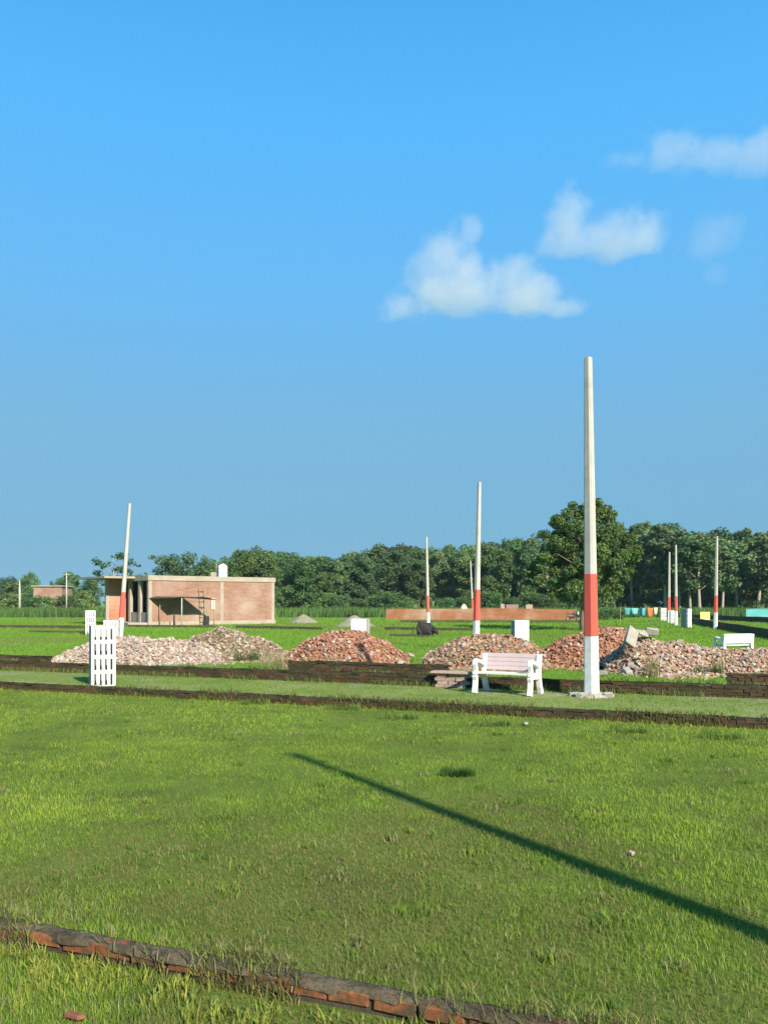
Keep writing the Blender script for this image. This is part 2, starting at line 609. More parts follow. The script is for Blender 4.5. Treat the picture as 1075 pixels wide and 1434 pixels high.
# ------------------------------------------------------------------ poles
def pole(label, base, top, hgt=6.85, w0=0.27, w1=0.14, rz=0.5, bands=True, cat='pole', name='concrete_pole'):
    """base, top: world points; square tapering concrete post with red and white painted bands."""
    base, top = Vector(base), Vector(top)
    ax = top - base
    L = ax.length
    t = thing(name, label, cat, base)
    q = ax.to_track_quat('Z', 'Y').to_matrix() @ Matrix.Rotation(rz, 3, 'Z')

    def seg(nm, s0, s1, mat, grow=0.0):
        mb = MB()
        a, b = w0 + (w1 - w0) * s0 / L + grow, w0 + (w1 - w0) * s1 / L + grow
        vs = []
        for s, w in ((s0, a), (s1, b)):
            c = 0.2 * w
            for x, y in ((-w / 2 + c, -w / 2), (w / 2 - c, -w / 2), (w / 2, -w / 2 + c), (w / 2, w / 2 - c), (w / 2 - c, w / 2), (-w / 2 + c, w / 2), (-w / 2, w / 2 - c), (-w / 2, -w / 2 + c)):
                vs.append(q @ Vector((x, y * 0.9, s)))
        fs = [(k, (k + 1) % 8, 8 + (k + 1) % 8, 8 + k) for k in range(8)] + [tuple(range(7, -1, -1)), tuple(range(8, 16))]
        mb.add(vs, fs)
        mb.build(nm, mat, t)

    if bands:
        seg('white_band', -0.3, 1.22, M['white_paint'])
        seg('red_band', 1.22, 2.48, M['pole_red'], 0.004)
        seg('shaft', 2.48, L, M['pole_concrete'])
    else:
        seg('shaft', -0.3, L, M['pole_concrete'])
    return t


def pole_px(label, bpx, tpx, tpy, zb=FZ, rz=0.5, hgt=6.85, Y=None, **kw):
    Y = Y or (zb + hgt - CZ) * F / (HY - tpy)
    return pole(label, (XA(bpx, Y), Y, zb), (XA(tpx, Y), Y + 0.05, ZA(tpy, Y)), rz=rz, **kw)


MAINP = pole('tallest and nearest concrete pole with red and white bands, beside the white bench', (XA(828, 17.4), 17.4, PZ), (XA(823, 17.4), 17.4, ZA(501, 17.4)), rz=0.75)
mb = MB()
rr = random.Random(2)
for k in range(13):
    a = k * 2 * math.pi / 13
    R = rr.uniform(0.2, 0.34)
    mb.box((math.cos(a) * R, math.sin(a) * R, rr.uniform(0.0, 0.03)), (rr.uniform(0.14, 0.26), rr.uniform(0.1, 0.2), rr.uniform(0.06, 0.12)), rot=Euler((rr.uniform(-0.3, 0.3), rr.uniform(-0.3, 0.3), a)).to_matrix(), jit=0.03, r=rr)
mb.build('concrete_footing', M['chunk_grey'], MAINP)
pole_px('red and white banded pole standing behind the heap of mixed rubble above the bench', 666, 671, 675, rz=0.3)
pole_px('slim banded pole behind the lying black buffalo', 599.5, 597, 752, rz=0.6)
pole_px('farthest slightly leaning banded pole, half hidden just beside a taller banded pole', 662, 658.5, 785, rz=0.2)
pole_px('banded pole, the shorter of the close pair near the hanging clothes', 936, 937, 773, rz=0.5)
pole_px('banded pole, the taller of the close pair near the hanging clothes', 946, 946, 763, rz=0.9)
pole_px('lone banded pole between the yellow board and the white far bench', 1001, 1003.5, 751, rz=0.4)
pole_px('strongly leaning banded pole in front of the brick house', 168, 181.5, 705, rz=0.4)
# the pole beside the photographer whose long shadow crosses the lawn
tip = P(410, 1056, 0)
LSH = 6.95 / math.tan(SUN_EL)
bx, by = tip.x - SUN_XY.x * LSH, tip.y - SUN_XY.y * LSH
pole('banded pole beside the camera, outside the picture, casting the long shadow on the lawn', (bx, by, 0), (bx, by, 6.95), rz=0.5)

# ------------------------------------------------------------------ concrete tree guards
def lattice(mb, w, h, th, cols, rows, sw, sh, sill):
    """Upright slab in local XZ, slots cut right through, centred on y=0."""
    px_, pz = w / (cols + 0.55), (h - sill) / rows
    xs = [-w / 2]
    for i in range(cols):
        c = (i - (cols - 1) / 2) * px_
        xs += [c - sw / 2, c + sw / 2]
    xs += [w / 2]
    zs = [0.0]
    for j in range(rows):
        c = sill + (j + 0.5) * pz - 0.02
        zs += [c - sh / 2, c + sh / 2]
    zs += [h]
    nx, nz_ = len(xs), len(zs)
    vs = [(x, y, z) for y in (-th / 2, th / 2) for z in zs for x in xs]
    I = lambda i, j, s: s * nx * nz_ + j * nx + i
    solid = lambda i, j: 0 <= i < nx - 1 and 0 <= j < nz_ - 1 and not (i % 2 == 1 and j % 2 == 1)
    fs = []
    for j in range(nz_ - 1):
        for i in range(nx - 1):
            if solid(i, j):
                fs.append((I(i, j, 0), I(i + 1, j, 0), I(i + 1, j + 1, 0), I(i, j + 1, 0)))
                fs.append((I(i, j, 1), I(i, j + 1, 1), I(i + 1, j + 1, 1), I(i + 1, j, 1)))
                for di, dj, e in ((-1, 0, (I(i, j, 0), I(i, j + 1, 0), I(i, j + 1, 1), I(i, j, 1))), (1, 0, (I(i + 1, j, 1), I(i + 1, j + 1, 1), I(i + 1, j + 1, 0), I(i + 1, j, 0))),
                                  (0, -1, (I(i, j, 1), I(i + 1, j, 1), I(i + 1, j, 0), I(i, j, 0))), (0, 1, (I(i, j + 1, 0), I(i + 1, j + 1, 0), I(i + 1, j + 1, 1), I(i, j + 1, 1)))):
                    if not solid(i + di, j + dj):
                        fs.append(e)
    mb.add(vs, fs)


GW, GH, GT = 0.54, 1.40, 0.05
M['shaded_raw_concrete'] = mat_weathered('shaded_raw_concrete', (0.36, 0.35, 0.32), (0.24, 0.23, 0.2), 5, 0.6, 0.95)  # unpainted concrete grey that also puts the slots' shade into the colour


def inner_raw_shade(me):
    me.materials.append(M['shaded_raw_concrete'])
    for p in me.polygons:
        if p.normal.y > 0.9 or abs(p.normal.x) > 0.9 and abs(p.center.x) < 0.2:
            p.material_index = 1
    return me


mb = MB()
lattice(mb, GW, GH, GT, 4, 4, 0.05, 0.265, 0.0)
PANEL = inner_raw_shade(mb.mesh('panel', M['white_paint']))
mb = MB()
lattice(mb, GW - 2 * GT - 0.002, GH, GT, 4, 4, 0.042, 0.265, 0.0)
mb2 = MB()
mb2.box((0, 0, GH / 2), (GW, GT, GH))
PANEL_BACK = inner_raw_shade(mb2.mesh('panel', M['white_paint']))
PANEL_SIDE = inner_raw_shade(mb.mesh('side_panel', M['white_paint']))


def guard(label, px, top_py, Y, rz, zb=None):
    zb = FZ if zb is None else zb
    s = (ZA(top_py, Y) - zb) / GH
    t = thing('tree_guard', label, 'tree guard', (XA(px, Y), Y, zb), rz, 'white concrete tree guards')
    t.scale = (s, s, s)
    for nm, me, loc, r in (('panel', PANEL, (0, -(GW - GT) / 2, 0), 0), ('panel', PANEL_BACK, (0, (GW - GT) / 2, 0), math.pi), ('side_panel', PANEL_SIDE, (-(GW - GT) / 2, 0, 0), math.pi / 2), ('side_panel', PANEL_SIDE, ((GW - GT) / 2, 0, 0), -math.pi / 2)):
        o = bpy.data.objects.new(nm, me)
        o.location = loc
        o.rotation_euler = (0, 0, r)
        link(o, t)
    return t


guard('nearest white concrete tree guard with four rows of slots, on the path edge', 143.5, 876, 19.75, math.radians(24), PZ)
guard('white tree guard half hidden behind the nearest slotted one', 157, 868.5, 31, math.radians(10))
guard('small distant white tree guard seen above the nearest slotted tree guard', 127, 855, 52, math.radians(20))
guard('white tree guard standing behind the red rubble heap', 504.5, 866.5, 30, math.radians(180 - 12))
guard('white tree guard behind the mixed rubble heap, above the bench backrest', 727.5, 868.5, 30.5, math.radians(180 + 8))
guard('pale distant tree guard beside the close pair of banded poles, towards the yellow board', 960, 852.5, 66, math.radians(32))
guard('tiny pale tree guard between the hanging clothes and the close pair of poles', 928, 851.5, 92, math.radians(-5))
guard('white tree guard between the feet of the close pair of banded poles', 941, 855, 80, math.radians(-5))

# ------------------------------------------------------------------ benches
def bench_meshes():
    # local: x along the seat, -y is the front; end frame as bars in the YZ plane
    fr = MB()
    fr.ribbon([(0, -0.30, 0.0), (0, -0.27, 0.14), (0, -0.255, 0.28), (0, -0.285, 0.38)], [0.12, 0.10, 0.095, 0.10], 0.10)          # front leg
    fr.ribbon([(0, -0.285, 0.38), (0, -0.235, 0.46), (0, -0.255, 0.54), (0, -0.285, 0.62), (0, -0.275, 0.668), (0, -0.22, 0.688), (0, -0.10, 0.668), (0, 0.05, 0.625), (0, 0.165, 0.585)], [0.095, 0.08, 0.08, 0.08, 0.08, 0.08, 0.075, 0.072, 0.072], 0.094)
    fr.ribbon([(0, 0.33, 0.0), (0, 0.255, 0.16), (0, 0.205, 0.34), (0, 0.195, 0.46), (0, 0.215, 0.62), (0, 0.25, 0.82)], [0.12, 0.105, 0.1, 0.095, 0.09, 0.085], 0.104)       # back leg and post
    fr.ribbon([(0, -0.25, 0.375), (0, 0.0, 0.36), (0, 0.19, 0.355)], 0.085, 0.09)                                     # side rail
    frame = fr.mesh('end_frame', M['white_paint'], bevel=0.012, seg=1)
    sl = []
    for k in range(4):
        mb = MB()
        mb.box((0, 0, 0), (1.13, 0.045, 0.0885))
        sl.append(mb.mesh('back_slat', M['bench_pink'], bevel=0.006, seg=1))
    mb = MB()
    mb.box((0, 0, 0), (1.16, 0.135, 0.045))
    seat = mb.mesh('seat_slat', M['bench_cream'], bevel=0.006, seg=1)
    mb = MB()
    mb.box((0, 0, 0), (1.13, 0.05, 0.35))
    slab = mb.mesh('back_slab', M['white_paint'], bevel=0.01, seg=1)
    return frame, sl, seat, slab


BF, BS, BSEAT, BSLAB = bench_meshes()


def bench(label, loc, rz, slab=False):
    t = thing('garden_bench', label, 'bench', loc, rz, 'concrete garden benches')
    for s in (-1, 1):
        o = bpy.data.objects.new('end_frame', BF)
        o.location = (s * 0.61, 0, 0)
        link(o, t)
    tilt = math.atan2(0.035, 0.2)
    if slab:
        o = bpy.data.objects.new('back_slab', BSLAB)
        o.location = (0, 0.225, 0.66)
        o.rotation_euler = (-tilt, 0, 0)
        link(o, t)
    else:
        for k in range(4):
            o = bpy.data.objects.new('back_slat', BS[k])
            z = 0.515 + k * 0.0895
            o.location = (0, 0.195 + (z - 0.48) * 0.17, z)
            o.rotation_euler = (-tilt, 0, 0)
            link(o, t)
    for k in range(3):
        o = bpy.data.objects.new('seat_slat', BSEAT)
        o.location = (0, -0.20 + k * 0.145, 0.43 - k * 0.004)
        link(o, t)
    return t


brz = math.radians(-31)
fr_r = P(741, 975.5, PZ)                                                   # foot of the front leg towards the pole
dirx = Vector((math.cos(brz), math.sin(brz), 0))
diry = Vector((-math.sin(brz), math.cos(brz), 0))
bc = fr_r - dirx * 0.61 + diry * 0.30
bench('white framed garden bench with pinkish slatted back, on the grass path by the tall pole', (bc.x, bc.y, PZ), brz)
Yb = 31.0
bench('white garden bench seen from the back, on grass beyond the biggest rubble heap', (XA(1027, Yb), Yb, FZ), math.radians(-161), True)

# pale slab on stacked bricks at the end of the bench
sx = XA(632, 19.15)
t = thing('stacked_brick_seat', 'pale slab laid on stacked weathered bricks next to the bench', 'slab', (sx, LINE_C(sx) - 0.17, PZ), math.atan(SL))
mb = MB()
mb.box((0, 0.02, 0.345), (0.92, 0.3, 0.05), jit=0.008)
mb.build('slab', M['chunk_pink'], t, bevel=0.006, seg=1)
ms = brick_meshes(M['brick_pale'], 'brick_pale', 0.0)
for c in range(4):
    for i in range(3):
        o = bpy.data.objects.new('brick', ms[rnd.randrange(7)])
        o.location = (-0.26 + i * 0.25 + (0.06 if c % 2 else 0) + rnd.uniform(-0.015, 0.015), rnd.uniform(-0.02, 0.02), 0.04 + c * 0.075)
        o.rotation_euler = (0, 0, rnd.uniform(-0.12, 0.12))
        link(o, t)

# ------------------------------------------------------------------ rubble heaps
def rock_mesh(seed, mat, brick=False):
    r = random.Random(seed)
    mb = MB()
    if brick:
        mb.box((0, 0, 0), (r.uniform(0.7, 1.2), 0.55, 0.36), jit=0.06, r=r)
    else:
        mb.box((0, 0, 0), (1.0, r.uniform(0.6, 0.95), r.uniform(0.35, 0.7)), jit=0.16, r=r)
    return mb.mesh('chunk', mat, bevel=0.09, seg=1)


CHUNKS = {k: [rock_mesh(10 * i + j, M['chunk_' + k], k == 'red' and j % 2 == 0) for j in range(6)] for i, k in enumerate(('grey', 'pink', 'red'))}
PAL = {'red': (0.25, 0.088, 0.045), 'orange': (0.30, 0.145, 0.075), 'pink': (0.32, 0.23, 0.185), 'white': (0.42, 0.37, 0.31), 'tan': (0.235, 0.175, 0.11), 'grey': (0.24, 0.21, 0.175), 'brown': (0.15, 0.10, 0.06), 'green': (0.09, 0.11, 0.04)}


def heap(label, crest, Y, weights, chunkmix, nbig, nsmall, seed, dep=1.25, soil=(0.2, 0.14, 0.09), smax=0.11):
    r = random.Random(seed)
    xs = [XA(p[0], Y) for p in crest]
    hs = [max(0.02, 0.93 * (ZA(p[1], Y) - FZ)) for p in crest]
    x0, x1 = xs[0], xs[-1]
    xc = (x0 + x1) / 2
    t = thing('rubble_heap', label, 'rubble heap', (xc, Y, FZ), 0, 'heaps of building rubble')
    nz = Noise2(seed)

    def hx(x):
        return float(np.interp(x, xs, hs))

    def zxy(x, v):
        h = hx(x)
        return h * max(0.0, 1 - abs(v) ** 1.6) + (0.14 + 0.28 * h) * (float(nz.fbm(x, v * 1.5, 0.75, 4)) - 0.5) * min(1, h * 2)

    def half(x):
        return dep * hx(x) + 0.25
    vs, fs, nx, ny = [], [], 56, 22
    for i in range(nx + 1):
        x = x0 + (x1 - x0) * i / nx
        for j in range(ny + 1):
            v = -1 + 2 * j / ny
            vs.append((x - xc, v * half(x), zxy(x, v) - 0.03))
    for i in range(nx):
        for j in range(ny):
            a = i * (ny + 1) + j
            fs.append((a, a + ny + 1, a + ny + 2, a + 1))
    mb = MB()
    mb.add(vs, fs, soil)
    mb.build('mound', M['rubble_dust'], t, smooth=True)
    names, ws = list(weights), list(weights.values())
    mb = MB()
    area_w = [hx(x0 + (x1 - x0) * (i + 0.5) / 40) + 0.15 for i in range(40)]

    def spot():
        i = r.choices(range(40), area_w)[0]
        x = x0 + (x1 - x0) * (i + r.random()) / 40
        v = r.uniform(-1.1, 0.6) if r.random() < 0.86 else -1 - abs(r.gauss(0, 0.4))
        z = zxy(x, v) if abs(v) < 1 else 0.0
        return x - xc, v * half(x), z
    for k in range(int(nsmall * 1.9)):
        x, y, z = spot()
        s = 0.025 + (smax - 0.025) * r.random() ** 2.6
        c = PAL[r.choices(names, ws)[0]]
        f = r.uniform(0.92, 1.34)
        c = tuple(min(0.7, (0.72 * q + 0.16 * w_ + 0.12 * d_) * f * r.uniform(0.93, 1.07)) for q, w_, d_ in zip(c, soil, (0.34, 0.27, 0.225)))
        mb.box((x, y, z + s * 0.15), (s * r.uniform(0.8, 1.6), s * r.uniform(0.6, 1.0), s * r.uniform(0.4, 0.8)),
               rot=Euler((r.uniform(-0.9, 0.9), r.uniform(-0.9, 0.9), r.uniform(0, 6.3))).to_matrix(), col=c, jit=s * 0.18, r=r)
    tag(mb.build('rubble', M['rubble'], t), kind='stuff')
    ck, cw = list(chunkmix), list(chunkmix.values())
    for k in range(nbig):
        x, y, z = spot()
        kind = r.choices(ck, cw)[0]
        s = r.uniform(0.09, 0.19) * (1.35 if r.random() < 0.12 else 1)
        o = bpy.data.objects.new('broken_brick' if kind == 'red' else 'concrete_chunk', CHUNKS[kind][r.randrange(6)])
        o.location = (x, y, z + s * 0.12)
        o.rotation_euler = (r.uniform(-0.7, 0.7), r.uniform(-0.7, 0.7), r.uniform(0, 6.3))
        o.scale = (s, s, s)
        link(o, t)
    return t


heap('whitish pink rubble heap just behind the nearest tree guard', [(74, 924), (95, 913), (125, 902), (160, 893), (185, 890), (212, 893), (238, 895), (262, 900), (285, 902), (312, 916)], 28.3,
     {'pink': 5, 'white': 5, 'grey': 3, 'tan': 2, 'orange': 1}, {'grey': 2, 'pink': 3}, 46, 2400, 21, soil=(0.33, 0.25, 0.2))
heap('brown earthy rubble heap in front of the brick house facade', [(246, 914), (262, 897), (290, 884), (310, 877), (328, 880), (350, 889), (372, 897), (392, 906), (408, 918)], 29.5,
     {'tan': 5, 'brown': 4, 'grey': 2, 'pink': 2, 'green': 2, 'white': 0.6}, {'grey': 2, 'pink': 2}, 30, 2200, 22, soil=(0.19, 0.14, 0.085))
heap('red brick rubble heap in front of a white tree guard', [(398, 920), (415, 909), (436, 893), (462, 883), (488, 879), (512, 882), (535, 893), (552, 906), (572, 922)], 26.8,
     {'red': 6, 'orange': 4, 'pink': 2, 'white': 1.2, 'brown': 2}, {'red': 4, 'pink': 1, 'grey': 1.3}, 46, 2200, 23, soil=(0.25, 0.12, 0.075))
heap('mixed tan and red rubble heap behind the bench', [(592, 921), (612, 908), (632, 897), (655, 890), (685, 885), (712, 886), (732, 894), (750, 905), (768, 918)], 26.3,
     {'tan': 4, 'orange': 3, 'red': 2.4, 'pink': 2, 'white': 0.8, 'brown': 2.4, 'green': 0.6}, {'red': 2, 'pink': 1.5, 'grey': 1}, 40, 2000, 24, soil=(0.23, 0.15, 0.09))
heap('red brick rubble heap right behind the tallest pole', [(744, 920), (765, 904), (790, 890), (815, 881), (840, 875), (862, 874), (880, 880), (900, 892), (918, 912)], 26.6,
     {'red': 6, 'orange': 5, 'pink': 2, 'white': 0.8, 'brown': 2}, {'red': 4, 'pink': 1.4, 'grey': 0.6}, 46, 2200, 25, soil=(0.27, 0.13, 0.075))
H6 = heap('biggest rubble heap of grey concrete lumps and pink brick beyond the tall pole', [(842, 930), (860, 910), (882, 893), (905, 890), (930, 895), (958, 902), (985, 907), (1010, 910), (1040, 910), (1075, 908), (1115, 908), (1150, 925)], 24.4,
          {'pink': 5, 'tan': 4, 'white': 3, 'orange': 3, 'red': 2, 'grey': 3}, {'grey': 2.2, 'pink': 2.6, 'red': 1.2}, 90, 3600, 26, soil=(0.27, 0.19, 0.13))


def slab_chunk(label, px, py, Y, size, rot, parent):
    mb = MB()
    mb.box((0, 0, 0), size, jit=0.03, r=random.Random(int(px)))
    o = mb.build('concrete_slab', M['chunk_grey'], parent, bevel=0.02, seg=1)
    o.location = Vector((XA(px, Y), Y, ZA(py, Y))) - Vector(parent.location)
    o.rotation_euler = rot
    tag(o, label)


slab_chunk('large tilted broken concrete slab', 883, 892, 23.6, (0.32, 0.12, 0.62), (-0.5, 0.62, 0.2), H6)
slab_chunk('pale square concrete block on top of the heap', 912, 884, 24.2, (0.34, 0.26, 0.2), (0.1, 0.12, -0.3), H6)
slab_chunk('flat concrete piece', 898, 886, 24.0, (0.3, 0.3, 0.1), (0.3, 0.2, 0.3), H6)

# loose stones lying on the grass, each a thing
LOOSE = [(842, 944, 'pale flat stone in the grass behind the tall pole', 0.3), (862, 938, 'grey lump lying in front of the biggest heap, nearest the pole', 0.28), (878, 942, 'whitish flat chunk at the foot of the biggest heap', 0.32),
         (575, 917, 'white boulder lying beside the red heap, towards the bench', 0.3), (592, 921, 'small pale rock on the grass between two rubble heaps', 0.2), (648, 926, 'whitish lump on the slope above the bench arm', 0.34),
         (228, 922, 'pale stone at the foot of the whitish heap', 0.24), (335, 921, 'pale chunk at the foot of the brown earthy heap', 0.36), (735, 921, 'cream chunk in the grass above the bench back', 0.26)]
for i, (px, py, lab, s) in enumerate(LOOSE):
    p = P(px, py + 3, FZ)
    o = bpy.data.objects.new('stone', CHUNKS['grey'][i % 6])
    o.location = (p.x, p.y, FZ + s * 0.2)
    o.scale = (s, s * 0.8, s * 0.8)
    o.rotation_euler = (rnd.uniform(-0.2, 0.2), rnd.uniform(-0.2, 0.2), rnd.uniform(0, 6))
    link(o)
    tag(o, lab, 'stone', 'loose stones on the grass')
for px, py, lab, s, mk in ((883, 1199, 'small pale stone lying in the lawn beside the long pole shadow', 0.06, 'pink'), (735, 1016, 'pale lump in the lawn under the kerb below the bench', 0.13, 'grey'),
                           (105, 1432, 'rusty brick fragment in the grass in front of the nearest kerb', 0.11, 'red')):
    p = P(px, py, 0)
    o = bpy.data.objects.new('stone', CHUNKS[mk][3 if mk != 'red' else 2])
    o.location = (p.x, p.y, 0.02 + s * 0.12)
    o.scale = (s, s * 0.7, s * 0.6)
    o.rotation_euler = (0.1, 0.1, rnd.uniform(0, 6))
    link(o)
    tag(o, lab, 'stone', 'loose stones on the grass')

# ------------------------------------------------------------------ brick house
def mat_brickwork(name, c1, c2, mortar, scale=1.0):
    m, n, l, b = new_mat(name)
    tc = n.new('ShaderNodeTexCoord')
    sep = n.new('ShaderNodeSeparateXYZ')
    l.new(tc.outputs['Object'], sep.inputs[0])
    add = n.new('ShaderNodeMath')
    l.new(sep.outputs['X'], add.inputs[0])
    l.new(sep.outputs['Y'], add.inputs[1])
    com = n.new('ShaderNodeCombineXYZ')
    l.new(add.outputs[0], com.inputs['X'])
    l.new(sep.outputs['Z'], com.inputs['Y'])
    bt = n.new('ShaderNodeTexBrick')
    l.new(com.outputs[0], bt.inputs['Vector'])
    bt.inputs['Scale'].default_value = scale
    bt.inputs['Brick Width'].default_value = 0.24
    bt.inputs['Row Height'].default_value = 0.078
    bt.inputs['Mortar Size'].default_value = 0.008
    bt.inputs['Color1'].default_value = (*c1, 1)
    bt.inputs['Color2'].default_value = (*c2, 1)
    bt.inputs['Mortar'].default_value = (*mortar, 1)
    st = n.new('ShaderNodeMapping')
    st.inputs['Scale'].default_value = (0.5, 2.6, 1)
    l.new(com.outputs[0], st.inputs['Vector'])
    t = noise_node(n, l, 1.6, 7, 0.7, vec=st.outputs[0])
    r = ramp(n, l, t.outputs[0], [(0.32, (0.78, 0.75, 0.74)), (0.52, (0.98, 0.96, 0.94)), (0.72, (1.18, 1.13, 1.06))])
    t3 = noise_node(n, l, 0.35, 5, 0.6)
    r3 = ramp(n, l, t3.outputs[0], [(0.45, (0, 0, 0)), (0.7, (0.55, 0.55, 0.55))])
    c = mixc(n, l, 1.0, bt.outputs['Color'], r.outputs[0], 'MULTIPLY')
    c2_ = mixc(n, l, r3.outputs[0], c.outputs[0], (0.42, 0.33, 0.26))
    l.new(c2_.outputs[0], b.inputs['Base Color'])
    bump(n, l, b, bt.outputs['Fac'], -0.3, 0.01)
    set_rough(b, 0.92, 0.1)
    return m


M['house_brick'] = mat_brickwork('house_brick', (0.31, 0.16, 0.112), (0.225, 0.115, 0.078), (0.31, 0.24, 0.185))
M['orange_brick'] = mat_brickwork('orange_brick', (0.42, 0.15, 0.07), (0.36, 0.12, 0.06), (0.36, 0.24, 0.17))
M['house_concrete'] = mat_weathered('house_concrete', (0.38, 0.325, 0.26), (0.24, 0.2, 0.155), 1.2, 0.8, 0.95)
M['red_wall'] = mat_brickwork('red_wall', (0.27, 0.105, 0.05), (0.22, 0.085, 0.042), (0.27, 0.15, 0.085))
M['tin'] = mat_weathered('tin_sheet', (0.06, 0.052, 0.045), (0.1, 0.06, 0.04), 2, 0.7, 0.8)
M['bamboo'] = mat_weathered('bamboo', (0.36, 0.28, 0.17), (0.2, 0.15, 0.09), 6, 0.6, 0.8)
M['dark'] = mat_plain('dark_rubber', (0.03, 0.03, 0.032), 0.6)
M['hide'] = mat_weathered('buffalo_hide', (0.022, 0.02, 0.021), (0.045, 0.038, 0.036), 5, 0.6, 0.7)
M['plastic_white'] = mat_weathered('tank_plastic', (0.82, 0.82, 0.8), (0.7, 0.7, 0.68), 2, 0.3, 0.4)

YH = 72.0
HA = math.radians(38)
C0 = Vector((XA(208, YH), YH, FZ))
EX, EY = Vector((math.cos(HA), math.sin(HA), 0)), Vector((-math.sin(HA), math.cos(HA), 0))


def hx_(px, yo=0.0):
    """x along the house's long face (at depth yo in the house's own frame) that the photograph shows at column px."""
    k = (px - CX) / F
    b0 = C0 + EY * yo
    return (k * b0.y - b0.x) / (EX.x - k * EX.y)


def hw_(px, yo, z=0.0):
    p = C0 + EX * hx_(px, yo) + EY * yo
    return Vector((p.x, p.y, FZ + z))


HH = ZA(805.5, YH) - FZ
HL = hx_(384.5)
house = thing('brick_house', 'flat roofed raw brick house with an open porch side and a tin awning', 'house', C0, HA)
wt, DEP, SB = 0.23, 9.0, 5.1
mb = MB()
mb.box((HL / 2, wt / 2, (HH - 0.42) / 2), (HL - 0.64, wt, HH - 0.42))                    # long sunlit face
mb.box((HL - wt / 2 - 0.03, (DEP + 0.34) / 2, (HH - 0.42) / 2), (wt, DEP - 0.36, HH - 0.42))
mb.box(((HL - 0.3) / 2, DEP - wt / 2, (HH - 0.42) / 2), (HL - 0.3 - 2 * wt, wt, HH - 0.42))
mb.box((wt / 2 + 0.03, SB + 0.24 + (DEP - SB - 0.5) / 2, (HH - 0.42) / 2), (wt, DEP - SB - 0.5, HH - 0.42))
mb.box((2.9, 4.4, (HH - 0.42) / 2), (0.2, 7.6, HH - 0.424))                                # inner cross wall
mb.build('wall', M['house_brick'], house)
for x in (0.16, HL - 0.17, hx_(311)):
    p = MB()
    deep = 0.34 if x < 0.3 or x > HL - 0.3 else 0.05
    p.box((x, deep / 2 - 0.02, (HH - 0.42) / 2), (0.31, deep, HH - 0.422))
    p.build('pillar', M['house_concrete'], house)
mb = MB()
mb.box((HL / 2, DEP / 2, HH - 0.21), (HL + 0.12, DEP + 0.16, 0.42))
mb.box((-1.42, 5.9, HH - 0.13), (2.68, 6.4, 0.17))
mb.build('roof', M['house_concrete'], house)
mb = MB()
mb.box((HL / 2, -0.06, 0.14), (HL + 0.1, 0.1, 0.42))
mb.build('plinth', M['house_concrete'], house)


def side_y(px, x=0.16):
    """depth along the porch side (local x fixed) at column px"""
    k = (px - CX) / F
    b0 = C0 + EX * x
    return (k * b0.y - b0.x) / (EY.x - k * EY.y)


for px in (197, 183):
    p = MB()
    p.box((0.16, side_y(px), (HH - 0.42) / 2), (0.28, 0.42, HH - 0.424))
    p.build('porch_pillar', M['house_concrete'], house)
p = MB()
p.box((-1.62, SB + 0.1, (HH - 0.22) / 2), (0.28, 0.3, HH - 0.225))
p.build('porch_pillar', M['house_concrete'], house)
mb = MB()
mb.box((-0.75, SB + 0.1, (HH - 0.22) / 2), (1.44, 0.2, HH - 0.23))
mb.build('porch_wall', M['orange_brick'], house)
mb = MB()
mb.box((0.16, (side_y(183) + 0.4) / 2 + 0.1, 0.62), (0.12, side_y(183) - 0.75, 1.0))
mb.build('parapet', M['house_concrete'], house)
mb = MB()
mb.box((-0.9, 2.5, 0.13), (1.7, 4.9, 0.3))
mb.build('porch_step', M['house_concrete'], house)
# tin awning on thin posts
aw = thing('awning', 'dark sagging tin awning fixed to the front of the brick house', 'awning', C0, HA)
vs, fs = [], []
n = 24
for i in range(n + 1):
    u = i / n
    for k, v in enumerate((0.0, 0.5, 1.0)):
        x = (hx_(209, -0.05) * (1 - u) + hx_(257, -0.05) * u) * (1 - v) + (hx_(246, -2.4) * (1 - u) + hx_(303, -2.4) * u) * v
        z = 2.34 + 0.16 * math.sin(min(1, u * 2.0) * math.pi * 0.5) - 0.16 * u * u * (0.6 + v) + 0.05 * math.sin(u * 9 + v) + (0.012 if i % 2 else -0.012)
        vs += [(x, -0.05 - 2.3 * v, z), (x, -0.05 - 2.3 * v, z - 0.03)]
for i in range(n):
    for k in range(2):
        a, b = i * 6 + k * 2, (i + 1) * 6 + k * 2
        fs += [(a, b, b + 2, a + 2), (a + 1, a + 3, b + 3, b + 1)]
    a, b = i * 6, (i + 1) * 6
    fs += [(a + 4, b + 4, b + 5, a + 5), (a, a + 1, b + 1, b)]
fs += [(0, 2, 3, 1), (2, 4, 5, 3), (n * 6, n * 6 + 1, n * 6 + 3, n * 6 + 2), (n * 6 + 2, n * 6 + 3, n * 6 + 5, n * 6 + 4)]
mb = MB()
mb.add(vs, fs)
mb.build('tin_sheet', M['tin'], aw)
for px, y, h, m_, r_ in ((254.5, -2.2, 2.42, 'pole_concrete', 0.055), (224, -0.35, 2.36, 'bamboo', 0.04), (243.5, -1.3, 1.15, 'dark', 0.05), (299.5, -2.2, 2.2, 'bamboo', 0.04)):
    mb = MB()
    mb.tube([(hx_(px, y), y, 0), (hx_(px, y) + 0.02, y, h)], [r_, r_ * 0.85], 7)
    mb.build('post', M[m_], aw, smooth=True)
